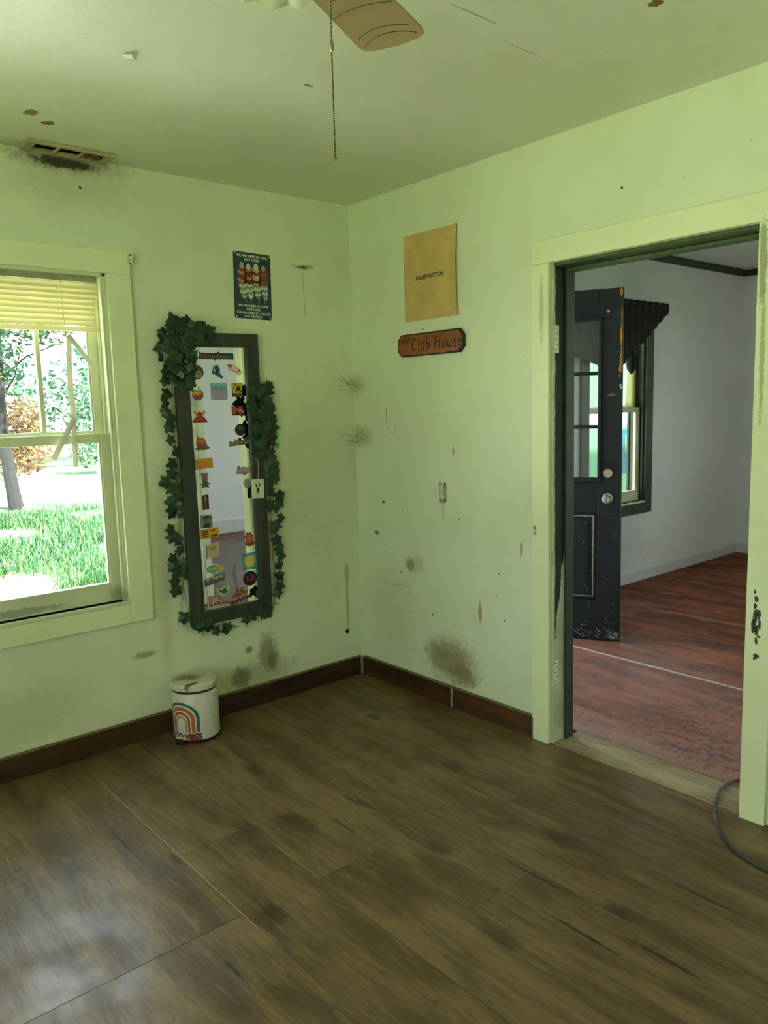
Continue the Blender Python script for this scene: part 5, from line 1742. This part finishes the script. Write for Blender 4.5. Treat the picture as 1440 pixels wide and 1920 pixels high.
def foliage(blobs, n, size, seed):
    r_ = random.Random(seed)
    vs, fs = [], []
    tot = sum(b[3]*b[3] for b in blobs)
    for b in blobs:
        for i in range(int(n*b[3]*b[3]/tot)):
            d = Vector((r_.gauss(0, 1), r_.gauss(0, 1), r_.gauss(0, 1))).normalized()*b[3]*r_.random()**.4
            c = Vector((b[0]+d.x, b[1]+d.y, b[2]+d.z*b[4]))
            a_ = Vector((r_.gauss(0, 1), r_.gauss(0, 1), r_.gauss(0, .6))).normalized()
            e_ = a_.cross(Vector((r_.gauss(0, 1), r_.gauss(0, 1), r_.gauss(0, 1)))).normalized()
            s_ = size*r_.uniform(.6, 1.3)
            o_ = len(vs)
            vs += [c-a_*s_, c+e_*s_*.5-a_*s_*.1, c+a_*s_, c-e_*s_*.5-a_*s_*.1]
            fs.append((o_, o_+1, o_+2, o_+3))
    return MB().add(vs, fs)


def tree(name, label, cat, trunk, rad, blobs, n, size, mat, seed, branches=(), group=None):
    t = thing(name, label, cat, trunk[0] if trunk else (blobs[0][0], blobs[0][1], GZ), (0, 0, 0), group)
    o = Vector(t.location)

    def loc_(p):
        return Vector(p)-o
    if trunk:
        part('trunk', MB().tube([loc_(p) for p in trunk], rad, 10), m_bark, t, 0, True)
        if branches:
            bm_ = MB()
            for br in branches:
                bm_.tube([loc_(p) for p in br], [.03, .02, .01][:len(br)], 5)
            part('branch', bm_, m_bark, t)
    tag(part('foliage', foliage([(b[0]-o.x, b[1]-o.y, b[2]-o.z, b[3], b[4]) for b in blobs], n, size, seed), mat, t, 0, False, False), kind='stuff')
    return t


tree('leafy_tree', 'slim grey trunk tree with bright leaves standing on the lawn outside the left window', 'tree',
     [(2.10, 14.4, GZ), (2.02, 14.4, .3), (1.96, 14.4, 1.4), (1.99, 14.4, 2.6), (2.05, 14.4, 4.2)], [.16, .13, .115, .10, .06],
     [(2.2, 14.2, 3.9, 1.3, .9), (1.2, 14.6, 3.4, 1.1, .8), (3.2, 14.2, 4.4, 1.2, .7), (2.9, 13.8, 3.3, .55, .8), (1.8, 14.0, 2.6, .6, .8), (2.6, 14.2, 5.2, 1.6, .8), (1.0, 14.6, 5.0, 1.6, .8)], 5200, .085, m_treeleaf, 5,
     [[(1.98, 14.4, 2.2), (2.5, 14.2, 2.7), (3.2, 14.0, 3.0)], [(1.97, 14.4, 1.8), (2.3, 14.4, 2.3), (2.5, 14.4, 3.0)], [(2.0, 14.4, 2.9), (1.5, 14.4, 3.4), (1.1, 14.4, 3.6)]])
tree('leafy_tree', 'leaning pale trunk tree farther left outside the left window', 'tree',
     [(1.45, 18.4, GZ), (1.35, 18.4, 1.2), (1.5, 18.4, 3.0), (1.6, 18.4, 5)], [.2, .17, .14, .08],
     [(1.6, 18.4, 5.0, 1.8, .8), (3.0, 18.6, 4.4, 1.3, .8), (1.4, 18.2, 3.0, .9, .8), (2.6, 18.2, 2.5, .8, .8)], 4200, .10, m_treeleaf, 6)
tree('russet_bush', 'reddish brown bush behind the wire fence outside the left window', 'bush', None, 0,
     [(4.0, 21, .7, 1.1, .9), (4.4, 21.3, .5, .8, .9), (3.0, 21.2, .7, .9, .9), (2.2, 21.6, .5, .9, 1.0), (4.3, 21.4, 1.5, .7, .8)], 3600, .08, m_redleaf, 7)
tree('green_bush', 'pale green bush right of the russet bush outside the left window', 'bush', None, 0,
     [(6.7, 22, .5, .9, .9), (7.6, 22.2, .3, .8, .8), (6.9, 22.6, 1.6, 1.0, .9)], 2200, .09, m_treeleaf2, 8)
tree('hedge_trees', 'soft green tree line in the far distance outside the left window', 'trees', None, 0,
     [(3.0, 30, 2.6, 2.4, 1.0), (6.5, 31, 2.0, 2.2, 1.0), (10, 31, 2.4, 2.2, .9), (0, 30, 2.5, 2.5, 1.0), (5.2, 32, 4.4, 2.0, .8), (1.5, 32, 5.2, 2.0, .8)], 6500, .16, m_treeleaf2, 9)
fe = thing('wire_fence', 'wire fence with a thin pale post beyond the lawn', 'fence', (3.64, 13.6, GZ))
part('post', MB().tube([(0, 0, 0), (-.06, -.02, .92)], .022, 8), m_wire, fe)
part('post', MB().tube([(-4.6, 0, 0), (-4.6, 0, 1.0)], .022, 8), m_wire, fe)
part('post', MB().tube([(4.6, 0, 0), (4.6, 0, .9)], .022, 8), m_wire, fe)
part('wire', MB().tube([(-8, 0, 1.02), (-4.6, 0, 1.0), (-.06, -.02, .90), (4.6, 0, .9)], .006, 5), m_dwire, fe)
part('wire', MB().tube([(-8, 0, .55), (-4.6, 0, .55), (-.06, -.02, .5), (4.6, 0, .5)], .002, 5), m_dwire, fe)
